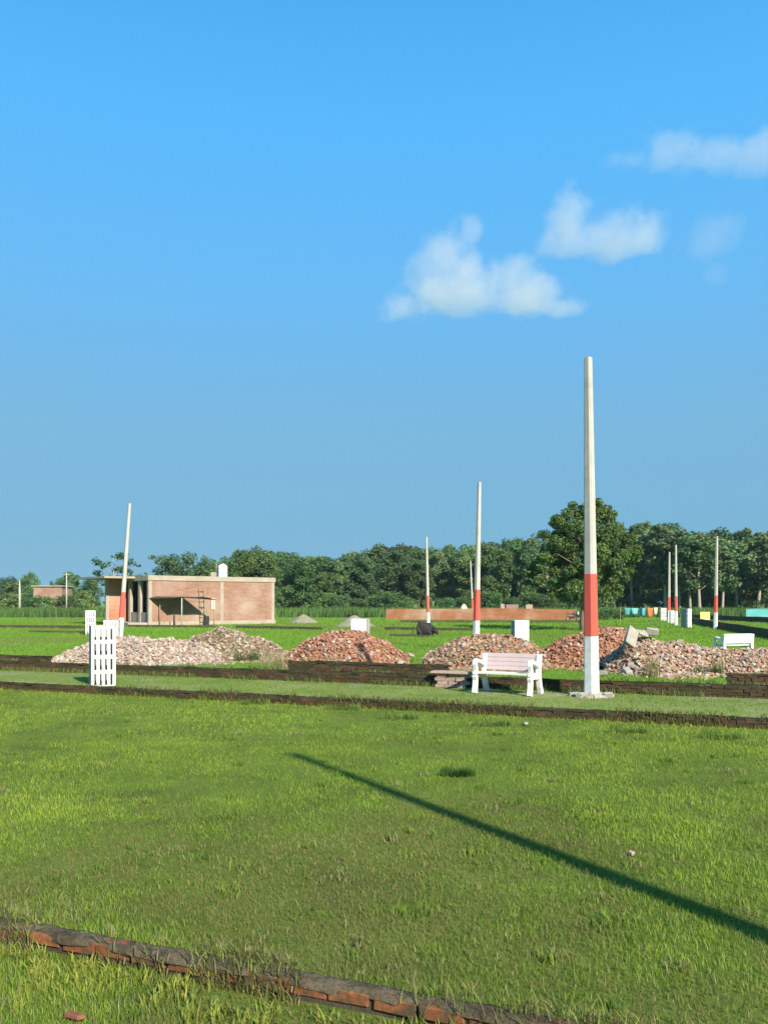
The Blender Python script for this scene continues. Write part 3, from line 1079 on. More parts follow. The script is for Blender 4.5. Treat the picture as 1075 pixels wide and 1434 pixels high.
# ladder, drum and cloth by the awning
ld = thing('ladder', 'bamboo ladder leaning on the brick house beside the awning', 'ladder', hw_(288, -0.9), HA)
for q in (-1, 1):
    mb = MB()
    mb.tube([(q * 0.24, 0, 0), (q * 0.2, 0.82, 3.3)], [0.035, 0.03], 6)
    mb.build('rail', M['bamboo'], ld, smooth=True)
for k in range(8):
    u = (k + 0.7) / 8.4
    mb = MB()
    mb.tube([(-0.3, 0.82 * u - 0.03, 3.3 * u), (0.3, 0.82 * u - 0.03, 3.3 * u)], [0.03, 0.03], 6)
    mb.build('rung', M['bamboo'], ld, smooth=True)
mb = MB()
mb.tube([(0, 0, 0), (0, 0, 0.03), (0, 0, 0.3), (0, 0, 0.32), (0, 0, 0.6), (0, 0, 0.62), (0, 0, 0.8)], [0.23, 0.25, 0.24, 0.26, 0.24, 0.26, 0.24], 16)
o = mb.build('drum', M['dark'], smooth=False)
o.location = hw_(289, -1.9)
tag(o, 'dark oil drum standing at the foot of the ladder by the brick house', 'drum')
mb = MB()
vs = [(x, 0.02 * math.sin(7 * x + 3 * z), z) for z in (0, -0.35, -0.7, -1.0) for x in (-0.18, -0.06, 0.07, 0.19)]
fs = [(j * 4 + i, j * 4 + i + 1, (j + 1) * 4 + i + 1, (j + 1) * 4 + i) for j in range(3) for i in range(3)]
M['cloth_cream'] = mat_plain('cream_cloth', (0.62, 0.5, 0.38), 0.9)
mb.add(vs, fs)
o = mb.build('hanging_cloth', M['cloth_cream'])
sm = o.modifiers.new('solid', 'SOLIDIFY')
sm.thickness = 0.015
o.location = hw_(298.5, -0.1, 2.35)
o.rotation_euler = (0, 0, HA)
tag(o, 'cream cloth hanging on the brick house wall beside the ladder', 'cloth')
# roof things
ztop = HH
tk = thing('water_tank', 'white plastic water tank on the flat roof of the brick house', 'water tank', hw_(312, 1.6, ztop))
mb = MB()
rr_ = [(0, 0.40), (0.04, 0.42), (0.28, 0.42), (0.30, 0.405), (0.34, 0.405), (0.36, 0.42), (0.6, 0.42), (0.62, 0.405), (0.66, 0.405), (0.68, 0.42), (0.88, 0.415), (0.98, 0.33), (1.04, 0.18)]
mb.tube([(0, 0, z * 1.12) for z, _ in rr_], [q for _, q in rr_], 24)
mb.build('tank_body', M['plastic_white'], tk, smooth=True)
mb = MB()
mb.tube([(0, 0, 1.14), (0, 0, 1.22)], [0.16, 0.15], 16)
mb.build('lid', M['plastic_white'], tk)
mb = MB()
mb.box((0, 0, 0.2), (0.46, 0.46, 0.42), jit=0.02)
o = mb.build('brick_block', M['house_concrete'])
o.location = hw_(299.5, 1.4, ztop)
tag(o, 'small square masonry block on the roof next to the water tank', 'block')
mb = MB()
mb.tube([(0, 0, 0), (0, 0, 1.1), (0, 0, 1.15), (0.06, 0, 1.2)], [0.04, 0.04, 0.045, 0.04], 8)
o = mb.build('roof_pipe', M['house_concrete'], smooth=True)
o.location = hw_(303, 2.2, ztop)
tag(o, 'thin upright pipe on the roof between block and water tank', 'pipe')

# distant building among trees
YD = 185
dh = thing('distant_house', 'small pinkish flat roofed house far off among the trees', 'house', (XA(67, YD), YD, FZ))
wd, hd = XA(87, YD) - XA(47, YD), ZA(820, YD) - FZ
mb = MB()
mb.box((0, 3, hd / 2 - 0.15), (wd, 6, hd - 0.3))
mb.build('wall', M['house_brick'], dh)
mb = MB()
mb.box((0, 3, hd - 0.1), (wd + 0.7, 6.7, 0.22))
mb.build('roof', M['house_concrete'], dh)
for x in (-wd * 0.28, wd * 0.2):
    mb = MB()
    mb.box((x, -0.03, hd * 0.42), (0.9, 0.08, 1.2))
    mb.build('window', M['dark'], dh)

# long red wall and other far plot walls
def plain_wall(name, label, p0, p1, h, mat, th=0.23, top=None, group=None, cat='wall', seed=5):
    p0, p1 = Vector(p0), Vector(p1)
    d = p1 - p0
    L = d.length
    t = thing(name, label, cat, p0, math.atan2(d.y, d.x), group)
    mb = MB()
    n = max(4, int(L / 1.2))
    nz = Noise2(seed)
    vs, fs = [], []
    for i in range(n + 1):
        u = L * i / n
        hh_ = h * (0.9 + 0.2 * float(nz.fbm(u, 2.0, 4.0, 3)))
        vs += [(u, 0, -0.05), (u, 0, hh_), (u, th, hh_), (u, th, -0.05)]
    for i in range(n):
        for k in range(3):
            a, b = i * 4 + k, (i + 1) * 4 + k
            fs.append((a, b, b + 1, a + 1))
    fs += [(0, 1, 2, 3), (n * 4 + 3, n * 4 + 2, n * 4 + 1, n * 4)]
    mb.add(vs, fs)
    mb.build('brickwork', mat, t)
    if top is not None:
        mb = MB()
        vs, fs = [], []
        for i in range(n + 1):
            u = L * i / n
            hh_ = h * (0.9 + 0.2 * float(nz.fbm(u, 2.0, 4.0, 3)))
            vs += [(u, -0.02, hh_ - 0.01), (u, -0.02, hh_ + 0.06), (u, th + 0.02, hh_ + 0.06), (u, th + 0.02, hh_ - 0.01)]
        for i in range(n):
            for k in range(4):
                a, b = i * 4 + k, (i + 1) * 4 + k
                c, d_ = i * 4 + (k + 1) % 4, (i + 1) * 4 + (k + 1) % 4
                fs.append((a, b, d_, c))
        fs += [(0, 1, 2, 3), (n * 4 + 3, n * 4 + 2, n * 4 + 1, n * 4)]
        mb.add(vs, fs)
        mb.build('coping', top, t)
    return t


Yr = 97
plain_wall('boundary_wall', 'long red brick boundary wall across the field below the dark wood', (XA(540, Yr), Yr, FZ), (XA(806, Yr + 1), Yr + 1, FZ), ZA(853, Yr) - FZ, M['red_wall'], 0.25)
lowg = 'mossy low plot walls in the far field'
M['dark_wall'] = mat_weathered('dark_mossy_wall', (0.10, 0.075, 0.045), (0.03, 0.028, 0.016), 0.8, 0.9, 0.95, 0, 'World')
for i, (a, b, h, lab) in enumerate((
        ((958, 871), (1100, 899), 0.5, 'dark plot wall behind the far white bench'),
        ((962, 866.5), (1110, 874), 0.55, 'brown plot wall between the yellow board and the teal wall'),
        ((330, 880), (450, 882.5), 0.22, 'low mossy plot wall on the grass at the corner of the brick house'),
        ((538, 882), (668, 884), 0.2, 'low mossy plot wall behind the lying buffalo'),
        ((545, 891.5), (600, 892.5), 0.14, 'low mossy plot wall in front of the lying buffalo'),
        ((-30, 879), (130, 881), 0.25, 'low mossy plot wall beyond the small distant tree guard'),
        ((40, 886), (118, 887), 0.15, 'short mossy plot wall on bright grass by the small distant tree guard'),
        ((178, 878.5), (300, 879.5), 0.2, 'low mossy plot wall along the front of the brick house'),
        ((560, 872), (820, 872.5), 0.25, 'low dark wall strip standing for the shadow at the foot of the long red wall'))):  # last entry: the red wall's shadow line, built as a dark low strip
    plain_wall('plot_wall', lab, P(*a, FZ), P(*b, FZ), h, M['dark_wall'], 0.23, None, lowg, 'low wall', 60 + i)
M['teal_paint'] = mat_weathered('teal_paint', (0.08, 0.34, 0.33), (0.22, 0.46, 0.46), 0.6, 0.8, 0.7)
Yt = 92
plain_wall('teal_wall', 'teal painted low wall at the far edge of the field beyond the white bench', (XA(1044, Yt), Yt, FZ), (XA(1110, Yt), Yt - 1, FZ), ZA(853.5, Yt) - FZ, M['teal_paint'], 0.23, M['teal_paint'])
# sand and soil mounds far off
def mound(label, px, py_top, Y, wpx, mat):
    w, h = wpx * Y / F, ZA(py_top, Y) - FZ
    nz = Noise2(int(px))
    vs, fs = [], []
    nr, na = 7, 20
    for i in range(nr + 1):
        rr2 = i / nr
        for k in range(na):
            a = 2 * math.pi * k / na
            q = 1 + 0.25 * (float(nz.at(3 * math.cos(a), 3 * math.sin(a), 1.2)) - 0.5)
            vs.append((math.cos(a) * rr2 * w / 2 * q, math.sin(a) * rr2 * w / 2.4 * q, h * (1 - rr2 ** 1.3) * (0.9 + 0.25 * float(nz.at(rr2 * 5 + a, a, 0.6))) - 0.02))
    for i in range(nr):
        for k in range(na):
            k2 = (k + 1) % na
            fs.append((i * na + k, (i + 1) * na + k, (i + 1) * na + k2, i * na + k2))
    mb = MB()
    mb.add(vs, fs)
    o = mb.build('sand_mound', mat, smooth=True)
    o.location = (XA(px, Y), Y, FZ)
    tag(o, label, 'mound')


mound('greyish sand mound on the grass between brick house and red heap', 424, 860.5, 82, 44, M['sand'])
mound('wider sand mound behind the tree guard and red heap', 497, 862.5, 70, 58, M['sand'])
mound('pale cream mound showing over the long red wall', 649, 846.5, 102, 26, M['cloth_cream'])
for i, (px, w, hpx, lab) in enumerate(((703, 5, 6, 'narrow pale stone block on the far side of the long red wall'), (716, 17, 5, 'long pale stone block on the far side of the long red wall'), (740, 9, 5, 'squat pale stone block near the bare end of the long red wall'))):
    mb = MB()
    Yq = 101
    mb.box((0, 0, 0.65 + hpx * Yq / F / 2), (w * Yq / F, 0.6, 1.3 + hpx * Yq / F), jit=0.05)
    o = mb.build('stone_block', M['chunk_pink'], bevel=0.04, seg=1)
    o.location = (XA(px, Yq), Yq, FZ)
    tag(o, lab, 'block')

# yellow board
Ys = 78
t = thing('yellow_board', 'blank yellow board on two short posts in front of the far trees', 'sign board', (XA(986.5, Ys), Ys, FZ))
M['yellow'] = mat_weathered('yellow_paint', (0.75, 0.62, 0.16), (0.68, 0.58, 0.22), 2, 0.5, 0.6)
zt, zb_ = ZA(857, Ys) - FZ, ZA(868, Ys) - FZ
mb = MB()
mb.box((0, 0, (zt + zb_) / 2), (13.5 * Ys / F, 0.05, zt - zb_))
mb.build('panel', M['yellow'], t, bevel=0.01, seg=1)
for s in (-1, 1):
    mb = MB()
    mb.tube([(s * 0.33, 0.06, -0.05), (s * 0.33, 0.06, zt - 0.06)], [0.035, 0.035], 6)
    mb.build('post', M['house_concrete'], t)

# clothes on a line
def cloth_mat(nm, c):
    return mat_plain(nm, c, 0.9)


Yl = 86
x0l, x1l = XA(868, Yl), XA(924, Yl)
t = thing('clothes_line', 'washing line stretched between two thin sticks near the close pair of poles', 'washing line', ((x0l + x1l) / 2, Yl, FZ))
for s in (-1, 1):
    mb = MB()
    mb.tube([(s * (x1l - x0l) / 2, 0, -0.1), (s * (x1l - x0l) / 2 + 0.03, 0, 1.55)], [0.035, 0.03], 6)
    mb.build('stick', M['bamboo'], t)
mb = MB()
mb.tube([((x1l - x0l) * (u - 0.5), 0, 1.5 - 0.5 * u * (1 - u)) for u in [i / 10 for i in range(11)]], [0.008] * 11, 5)
mb.build('rope', M['bamboo'], t)
CL = [(878, 8, 0.75, (0.07, 0.28, 0.28), 'teal cloth nearest the end stick of the washing line'), (888, 10, 0.62, (0.16, 0.42, 0.42), 'wide pale teal cloth on the washing line'),
      (899, 8, 0.8, (0.10, 0.36, 0.38), 'teal cloth next to the orange one on the washing line'), (909.5, 8, 0.95, (0.5, 0.17, 0.06), 'rust orange cloth on the washing line'), (917.5, 5, 0.7, (0.62, 0.6, 0.42), 'cream cloth at the far end of the washing line')]
for i, (px, w, h, c, lab) in enumerate(CL):
    x = XA(px, Yl)
    u = (x - x0l) / (x1l - x0l)
    wm = w * Yl / F
    mb = MB()
    vs = [((k / 5 - 0.5) * wm * (1 - 0.08 * j), 0.05 * math.sin(k * 1.9 + i) * (0.3 + j * 0.4), -h * j / 4) for j in range(5) for k in range(6)]
    fs = [(j * 6 + k, j * 6 + k + 1, (j + 1) * 6 + k + 1, (j + 1) * 6 + k) for j in range(4) for k in range(5)]
    mb.add(vs, fs)
    o = mb.build('hanging_cloth', cloth_mat('cloth_%d' % i, c), smooth=True)
    sm = o.modifiers.new('solid', 'SOLIDIFY')
    sm.thickness = 0.02
    o.location = (x, Yl, FZ + 1.5 - 0.5 * u * (1 - u))
    tag(o, lab, 'cloth', 'clothes on the washing line')

# motorcycle parked at the end of the red wall
Ym = 90
mc = thing('motorcycle', 'dark motorcycle with a white front parked at the end of the long red wall', 'motorcycle', (XA(802, Ym), Ym, FZ), math.radians(20))
def wheel(x):
    mb = MB()
    ring, seg_ = 18, 6
    vs, fs = [], []
    for i in range(ring):
        a = 2 * math.pi * i / ring
        for k in range(seg_):
            b_ = 2 * math.pi * k / seg_
            R = 0.25 + 0.05 * math.cos(b_)
            vs.append((x + R * math.cos(a), 0.05 * math.sin(b_), 0.3 + R * math.sin(a)))
    for i in range(ring):
        for k in range(seg_):
            fs.append((i * seg_ + k, ((i + 1) % ring) * seg_ + k, ((i + 1) % ring) * seg_ + (k + 1) % seg_, i * seg_ + (k + 1) % seg_))
    mb.add(vs, fs)
    w_ = mb.build('wheel', M['dark'], mc, smooth=True)
    mb = MB()
    mb.tube([(x, -0.05, 0.3), (x, 0.05, 0.3)], [0.07, 0.07], 8)
    for k in range(3):
        a = k * math.pi / 3
        mb.box((x, 0, 0.3), (0.44, 0.02, 0.025), rot=Matrix.Rotation(a, 3, 'Y'))
    mb.build('hub', M['chunk_grey'], w_)


wheel(-0.62)
wheel(0.62)
mb = MB()
mb.tube([(-0.6, 0, 0.33), (-0.2, 0, 0.42), (0.1, 0, 0.4), (0.35, 0, 0.72), (0.42, 0, 0.9)], [0.05, 0.13, 0.13, 0.05, 0.04], 8)
mb.tube([(0.62, 0.07, 0.3), (0.42, 0.07, 0.95)], [0.03, 0.03], 6)
mb.tube([(0.62, -0.07, 0.3), (0.42, -0.07, 0.95)], [0.03, 0.03], 6)
mb.build('chassis', M['dark'], mc, smooth=True)
M['maroon'] = mat_plain('maroon_paint', (0.12, 0.05, 0.055), 0.4)
mb = MB()
mb.tube([(-0.05, 0, 0.74), (0.12, 0, 0.8), (0.34, 0, 0.78)], [0.10, 0.16, 0.09], 10)
mb.build('fuel_tank', M['maroon'], mc, smooth=True)
mb = MB()
mb.box((-0.4, 0, 0.76), (0.66, 0.24, 0.1))
mb.build('seat', M['dark'], mc, bevel=0.03)
mb = MB()
mb.box((0.52, 0, 0.86), (0.14, 0.3, 0.3))
mb.build('front_cowl', M['white_paint'], mc, bevel=0.05)
mb = MB()
mb.tube([(0.36, -0.34, 1.0), (0.44, -0.15, 0.98), (0.44, 0.15, 0.98), (0.36, 0.34, 1.0)], [0.02] * 4, 6)
mb.build('handlebar', M['dark'], mc)

# black buffalo lying in the grass
Yc = 50.5
bf = thing('buffalo', 'black buffalo lying on bright grass in front of a slim banded pole', 'buffalo', (XA(597, Yc), Yc, FZ), math.radians(-12))
bf.scale = (1.02, 1.1, 1.2)
me = bpy.data.meshes.new('body')
jv = [(-0.12, 0, 0.36), (-0.40, 0, 0.38), (-0.55, 0, 0.33), (0.12, 0, 0.34), (0.30, -0.02, 0.33), (0.46, -0.05, 0.31), (0.58, -0.09, 0.20), (0.70, -0.13, 0.09),
      (-0.42, -0.26, 0.20), (-0.20, -0.36, 0.10), (-0.38, -0.40, 0.06), (0.22, -0.24, 0.14), (0.40, -0.30, 0.08), (0.22, -0.34, 0.05),
      (-0.42, 0.26, 0.2), (-0.2, 0.36, 0.1), (0.22, 0.24, 0.14), (0.40, 0.3, 0.07)]
je = [(0, 1), (1, 2), (0, 3), (3, 4), (4, 5), (5, 6), (6, 7), (1, 8), (8, 9), (9, 10), (3, 11), (11, 12), (12, 13), (1, 14), (14, 15), (3, 16), (16, 17)]
jr = [0.33, 0.32, 0.2, 0.29, 0.24, 0.15, 0.115, 0.075, 0.15, 0.08, 0.045, 0.1, 0.06, 0.045, 0.15, 0.08, 0.1, 0.055]
me.from_pydata(jv, je, [])
me.materials.append(M['hide'])
ob = bpy.data.objects.new('body', me)
link(ob, bf)
sk = ob.modifiers.new('skin', 'SKIN')
sk.use_smooth_shade = True
for i, r_ in enumerate(jr):
    sv = me.skin_vertices[0].data[i]
    sv.radius = (r_, r_)
    sv.use_root = (i == 0)
ob.modifiers.new('sub', 'SUBSURF').levels = 2
ob.modifiers['sub'].render_levels = 2
for s in (-1, 1):
    mb = MB()
    mb.tube([(0.53, -0.06 + s * 0.07, 0.33), (0.50, -0.05 + s * 0.17, 0.37), (0.42, -0.04 + s * 0.22, 0.42), (0.34, -0.03 + s * 0.2, 0.45)], [0.035, 0.03, 0.02, 0.006], 7)
    mb.build('horn', M['dark'], bf, smooth=True)
    mb = MB()
    mb.tube([(0.49, -0.05 + s * 0.1, 0.28), (0.47, -0.05 + s * 0.19, 0.27), (0.46, -0.05 + s * 0.25, 0.24)], [0.02, 0.045, 0.008], 6)
    mb.build('ear', M['hide'], bf, smooth=True)
mb = MB()
mb.tube([(-0.74, 0, 0.45), (-0.79, -0.02, 0.3), (-0.76, -0.08, 0.12), (-0.66, -0.2, 0.05)], [0.03, 0.022, 0.02, 0.03], 6)
mb.build('tail', M['hide'], bf, smooth=True)

# ------------------------------------------------------------------ trees
def rand_unit(g, n):
    v = g.normal(size=(n, 3))
    return v / np.linalg.norm(v, axis=1, keepdims=True)


def leaf_mesh(name, centers, radii, n, size, seed, base, vary=0.35, squash=0.8, up=0.35):
    g = np.random.default_rng(seed)
    centers, radii = np.array(centers), np.array(radii)
    w = radii ** 2
    idx = g.choice(len(centers), n, p=w / w.sum())
    d = rand_unit(g, n)
    rr3 = radii[idx] * (g.random(n) ** 0.35) * g.uniform(0.85, 1.12, n)
    pos = centers[idx] + d * rr3[:, None] * np.array([1, 1, squash])
    nrm = d * 0.6 + rand_unit(g, n) * 0.75 + np.array([0, 0, up])
    nrm /= np.linalg.norm(nrm, axis=1, keepdims=True)
    a = np.cross(nrm, rand_unit(g, n))
    a /= np.linalg.norm(a, axis=1, keepdims=True) + 1e-9
    b = np.cross(nrm, a)
    s = size * g.uniform(0.55, 1.3, n)[:, None]
    e = s * g.uniform(0.45, 0.8, n)[:, None]
    v = np.stack([pos - a * s, pos - b * e + nrm * s * 0.1, pos + a * s, pos + b * e + nrm * s * 0.1], axis=1).reshape(-1, 3)
    f = np.arange(4 * n).reshape(n, 4)
    tone = (1 + vary * (g.random(len(centers)) - 0.5) * 1.3)[idx] * (1 + vary * (g.random(n) - 0.5))
    yel = ((g.random(len(centers)) - 0.5) * 0.5)[idx] + (g.random(n) - 0.5) * 0.3
    c = np.array(base)[None, :] * 1.5 * tone[:, None] * np.stack([1 + 0.5 * yel, 1 + 0.15 * yel, 1 - 0.4 * yel], axis=1)
    return np_mesh(name, v, [f], np.repeat(np.clip(c, 0.004, 0.5), 4, axis=0), M['leaf'])


def tree_proto(seed, kind, h=12.0, nleaf=9000, leaf=0.215, base=(0.05, 0.095, 0.022)):
    r = random.Random(seed)
    tb = MB()
    C_, R_ = [], []
    if kind == 'broad':
        W_, cb, r0 = h * 0.36, 0.22, 0.028 * h
    elif kind == 'oval':
        W_, cb, r0 = h * 0.26, 0.16, 0.022 * h
    elif kind == 'slender':
        W_, cb, r0 = h * 0.17, 0.34, 0.014 * h
    elif kind == 'sparse':
        W_, cb, r0 = h * 0.24, 0.45, 0.018 * h
    else:  # shrub
        W_, cb, r0 = h * 0.6, 0.05, 0.02 * h
    lean = Vector((r.uniform(-0.05, 0.05), r.uniform(-0.05, 0.05), 0)) * h
    spine = [Vector((0, 0, -0.3)), Vector((0, 0, 0.1 * h)) + lean * 0.1, Vector((r.uniform(-0.01, 0.01) * h, r.uniform(-0.01, 0.01) * h, 0.35 * h)) + lean * 0.4, Vector((r.uniform(-0.02, 0.02) * h, 0, 0.62 * h)) + lean * 0.8, Vector((0, 0, 0.86 * h)) + lean]
    tb.tube(spine, [r0 * 1.25, r0, r0 * 0.78, r0 * 0.5, r0 * 0.15], 8)
    nl = {'broad': 13, 'oval': 13, 'slender': 15, 'sparse': 12, 'shrub': 10}[kind]
    for k in range(nl):
        u = cb + (0.93 - cb) * (k + r.random() * 0.7) / nl
        a = k * 2.4 + r.uniform(-0.4, 0.4)
        # crown outline
        if kind in ('broad', 'shrub'):
            q = math.sqrt(max(0.05, 1 - ((u - 0.55) / 0.5) ** 2))
        elif kind == 'oval':
            q = math.sqrt(max(0.05, 1 - ((u - 0.52) / 0.52) ** 2))
        else:
            q = 0.55 + 0.55 * math.sin(math.pi * min(1, (u - cb) / (1 - cb) * 0.9 + 0.1))
        R = W_ * q * r.uniform(0.55, 0.9)
        z0 = h * max(cb * 0.85, u - 0.16)
        p0 = Vector((lean.x * z0 / h, lean.y * z0 / h, z0))
        p2 = Vector((math.cos(a) * R + lean.x * u, math.sin(a) * R + lean.y * u, h * u))
        p1 = (p0 + p2) / 2 + Vector((0, 0, -0.02 * h if kind != 'slender' else 0.01 * h))
        rl = r0 * 0.42 * (1.1 - u)
        tb.tube([p0, p1, p2], [rl + 0.02, rl * 0.7 + 0.012, 0.012], 5)
        br = W_ * r.uniform(0.3, 0.48) * (1 if kind != 'slender' else 1.0)
        if kind == 'sparse':
            br *= 0.8
        C_.append(tuple(p2)), R_.append(br)
        for j in range(3):
            o_ = Vector((r.uniform(-1, 1), r.uniform(-1, 1), r.uniform(-0.7, 0.7))) * br * 1.1
            C_.append(tuple(p2 + o_)), R_.append(br * r.uniform(0.35, 0.65))
    C_.append((lean.x, lean.y, h * 0.88)), R_.append(W_ * 0.3 if kind != 'sparse' else W_ * 0.15)
    for u in np.linspace(cb + 0.1, 0.8, 6):
        C_.append((lean.x * u + r.uniform(-1, 1) * W_ * 0.2, lean.y * u + r.uniform(-1, 1) * W_ * 0.2, h * u)), R_.append(W_ * (0.45 if kind in ('broad', 'oval', 'shrub') else 0.22 if kind == 'slender' else 0.05))
    trunk = tb.mesh('trunk', M['pale_bark'] if kind in ('slender', 'sparse') else M['bark'], smooth=True)
    crown = leaf_mesh('crown', C_, R_, nleaf, leaf, seed, base, up=0.35 if kind != 'slender' else 0.0, squash=0.8 if kind != 'slender' else 1.1)
    zmax = max(c[2] + r_ * 0.8 for c, r_ in zip(C_, R_))
    return trunk, crown, zmax, kind


PROTO = {'broad': [tree_proto(s, 'broad', base=b) for s, b in ((1, (0.06, 0.10, 0.03)), (2, (0.047, 0.085, 0.03)), (3, (0.075, 0.115, 0.03)), (21, (0.055, 0.1, 0.034)))],
         'oval': [tree_proto(s, 'oval', base=b) for s, b in ((4, (0.055, 0.092, 0.03)), (5, (0.07, 0.11, 0.034)), (6, (0.045, 0.08, 0.032)), (24, (0.06, 0.1, 0.03)))],
         'slender': [tree_proto(s, 'slender', nleaf=5200, leaf=0.2, base=b) for s, b in ((7, (0.085, 0.125, 0.048)), (8, (0.075, 0.115, 0.044)), (9, (0.1, 0.135, 0.055)), (27, (0.08, 0.12, 0.05)))],
         'sparse': [tree_proto(10, 'sparse', nleaf=1300, leaf=0.22, base=(0.045, 0.08, 0.03))],
         'shrub': [tree_proto(s, 'shrub', nleaf=2600, leaf=0.26, base=b, h=6) for s, b in ((12, (0.055, 0.1, 0.03)), (13, (0.075, 0.12, 0.034)))]}
tr = random.Random(99)


def plant_tree(kind, px, top_py, Y, label, group, cat='tree', name=None, wide=1.0, i=None):
    tm, cm, zmax, _k = PROTO[kind][tr.randrange(len(PROTO[kind])) if i is None else i]
    s = (ZA(top_py, Y) - FZ) / zmax
    name = name or {'broad': 'broad_tree', 'oval': 'leafy_tree', 'slender': 'slender_tree', 'sparse': 'sparse_tree', 'shrub': 'shrub'}[kind]
    t = thing(name, label, cat, (XA(px, Y), Y, FZ), tr.uniform(0, 6.28), group)
    t.scale = (s * wide, s * wide, s)
    link(bpy.data.objects.new('trunk', tm), t)
    link(bpy.data.objects.new('crown', cm), t)
    return t


PROF = [(310, 790), (325, 778), (350, 763), (372, 771), (400, 769), (430, 773), (480, 776), (508, 764), (545, 760), (590, 763), (620, 757), (650, 762), (690, 753), (720, 750), (750, 748), (770, 746), (860, 738), (890, 738), (912, 731),
        (938, 728), (962, 741), (988, 738), (1012, 752), (1036, 753), (1058, 740), (1085, 738), (1160, 746), (1260, 750)]
prof = lambda x: float(np.interp(x, [p[0] for p in PROF], [p[1] for p in PROF]))
L_wood, G_wood = 'dark green leafy tree of the wood behind the long red wall and crop field', 'trees of the wood behind the red wall'
L_grove, G_grove = 'slender pale trunked tree of the grove behind the yellow board and distant poles', 'slender trees of the grove'
L_under, G_under = 'bushy green shrub growing along the foot of the wood', 'shrubs along the foot of the wood'
def stretch(px):
    for lim, w in ((400, 'at the house end of the wood'), (470, 'behind the crop next to the house'), (540, 'between crop field and red wall end'), (610, 'around the slim pole behind the buffalo'),
                   (680, 'behind the pole over the mixed heap'), (770, 'towards the big bright tree'), (910, 'beyond the big bright tree')):
        if px < lim:
            return w
    return 'deep behind the pale trunked grove'


x = 318.0
while x < 900:                                              # front row
    k = tr.choices(['broad', 'oval', 'slender'], [4, 4, 1.2])[0]
    if k == 'slender':
        plant_tree(k, x, prof(x) + tr.uniform(6, 26), 165 + tr.uniform(-6, 8), 'thin pale trunked tree among the dark front trees ' + stretch(x), 'thin trees in the wood ' + stretch(x), wide=tr.uniform(0.9, 1.15))
    else:
        plant_tree(k, x, prof(x) + tr.uniform(6, 26), 165 + tr.uniform(-6, 8), 'lower front %s tree %s' % ('round' if k == 'broad' else 'upright', stretch(x)), 'front trees ' + stretch(x), wide=tr.uniform(0.9, 1.15))
    x += tr.uniform(20, 32)
x = 325.0
while x < 905:                                              # second row
    k = tr.choice(['broad', 'oval'])
    plant_tree(k, x, prof(x) + tr.uniform(-1, 7), 182 + tr.uniform(-5, 8), 'tall dark %s tree topping the wood %s' % ('round' if k == 'broad' else 'upright', stretch(x)), 'topmost trees ' + stretch(x), wide=tr.uniform(0.95, 1.2))
    x += tr.uniform(19, 30)
x = 312.0
while x < 1200:                                             # rear row closes the gaps
    plant_tree(tr.choice(['broad', 'oval']), x, prof(x) + tr.uniform(2, 14), 204 + tr.uniform(-6, 10), 'hindmost dark tree filling the gaps ' + stretch(x), 'hindmost trees ' + stretch(x), wide=tr.uniform(1.05, 1.3))
    x += tr.uniform(20, 32)
def grove(px):
    for lim, w in ((918, 'beside the big bright tree'), (958, 'behind the close pair of banded poles'), (994, 'behind the yellow board'), (1035, 'behind the lone banded pole'), (1078, 'behind the teal wall')):
        if px < lim:
            return w
    return 'past the end of the teal wall'


x = 884.0
while x < 1200:                                             # the lighter grove
    plant_tree('slender', x, prof(x) + tr.uniform(0, 14), 150 + tr.uniform(-8, 14), 'slender pale trunked tree ' + grove(x), 'slender trees ' + grove(x), wide=tr.uniform(1.1, 1.6))
    x += tr.uniform(11, 20)
x = 890.0
while x < 1200:
    plant_tree(tr.choice(['oval', 'slender', 'broad']), x, prof(x) + tr.uniform(0, 10), 178 + tr.uniform(-6, 8), 'broader tree standing back in the grove ' + grove(x), 'second row trees ' + grove(x), wide=tr.uniform(1.0, 1.4))
    x += tr.uniform(18, 30)
x = 320.0
while x < 1200:
    plant_tree('shrub', x, 830 + tr.uniform(-8, 8), 158 + tr.uniform(-4, 6), 'bushy green shrub under the trees ' + stretch(x), 'shrubs under the trees ' + stretch(x), 'shrub', wide=tr.uniform(0.8, 1.2))
    x += tr.uniform(16, 30)
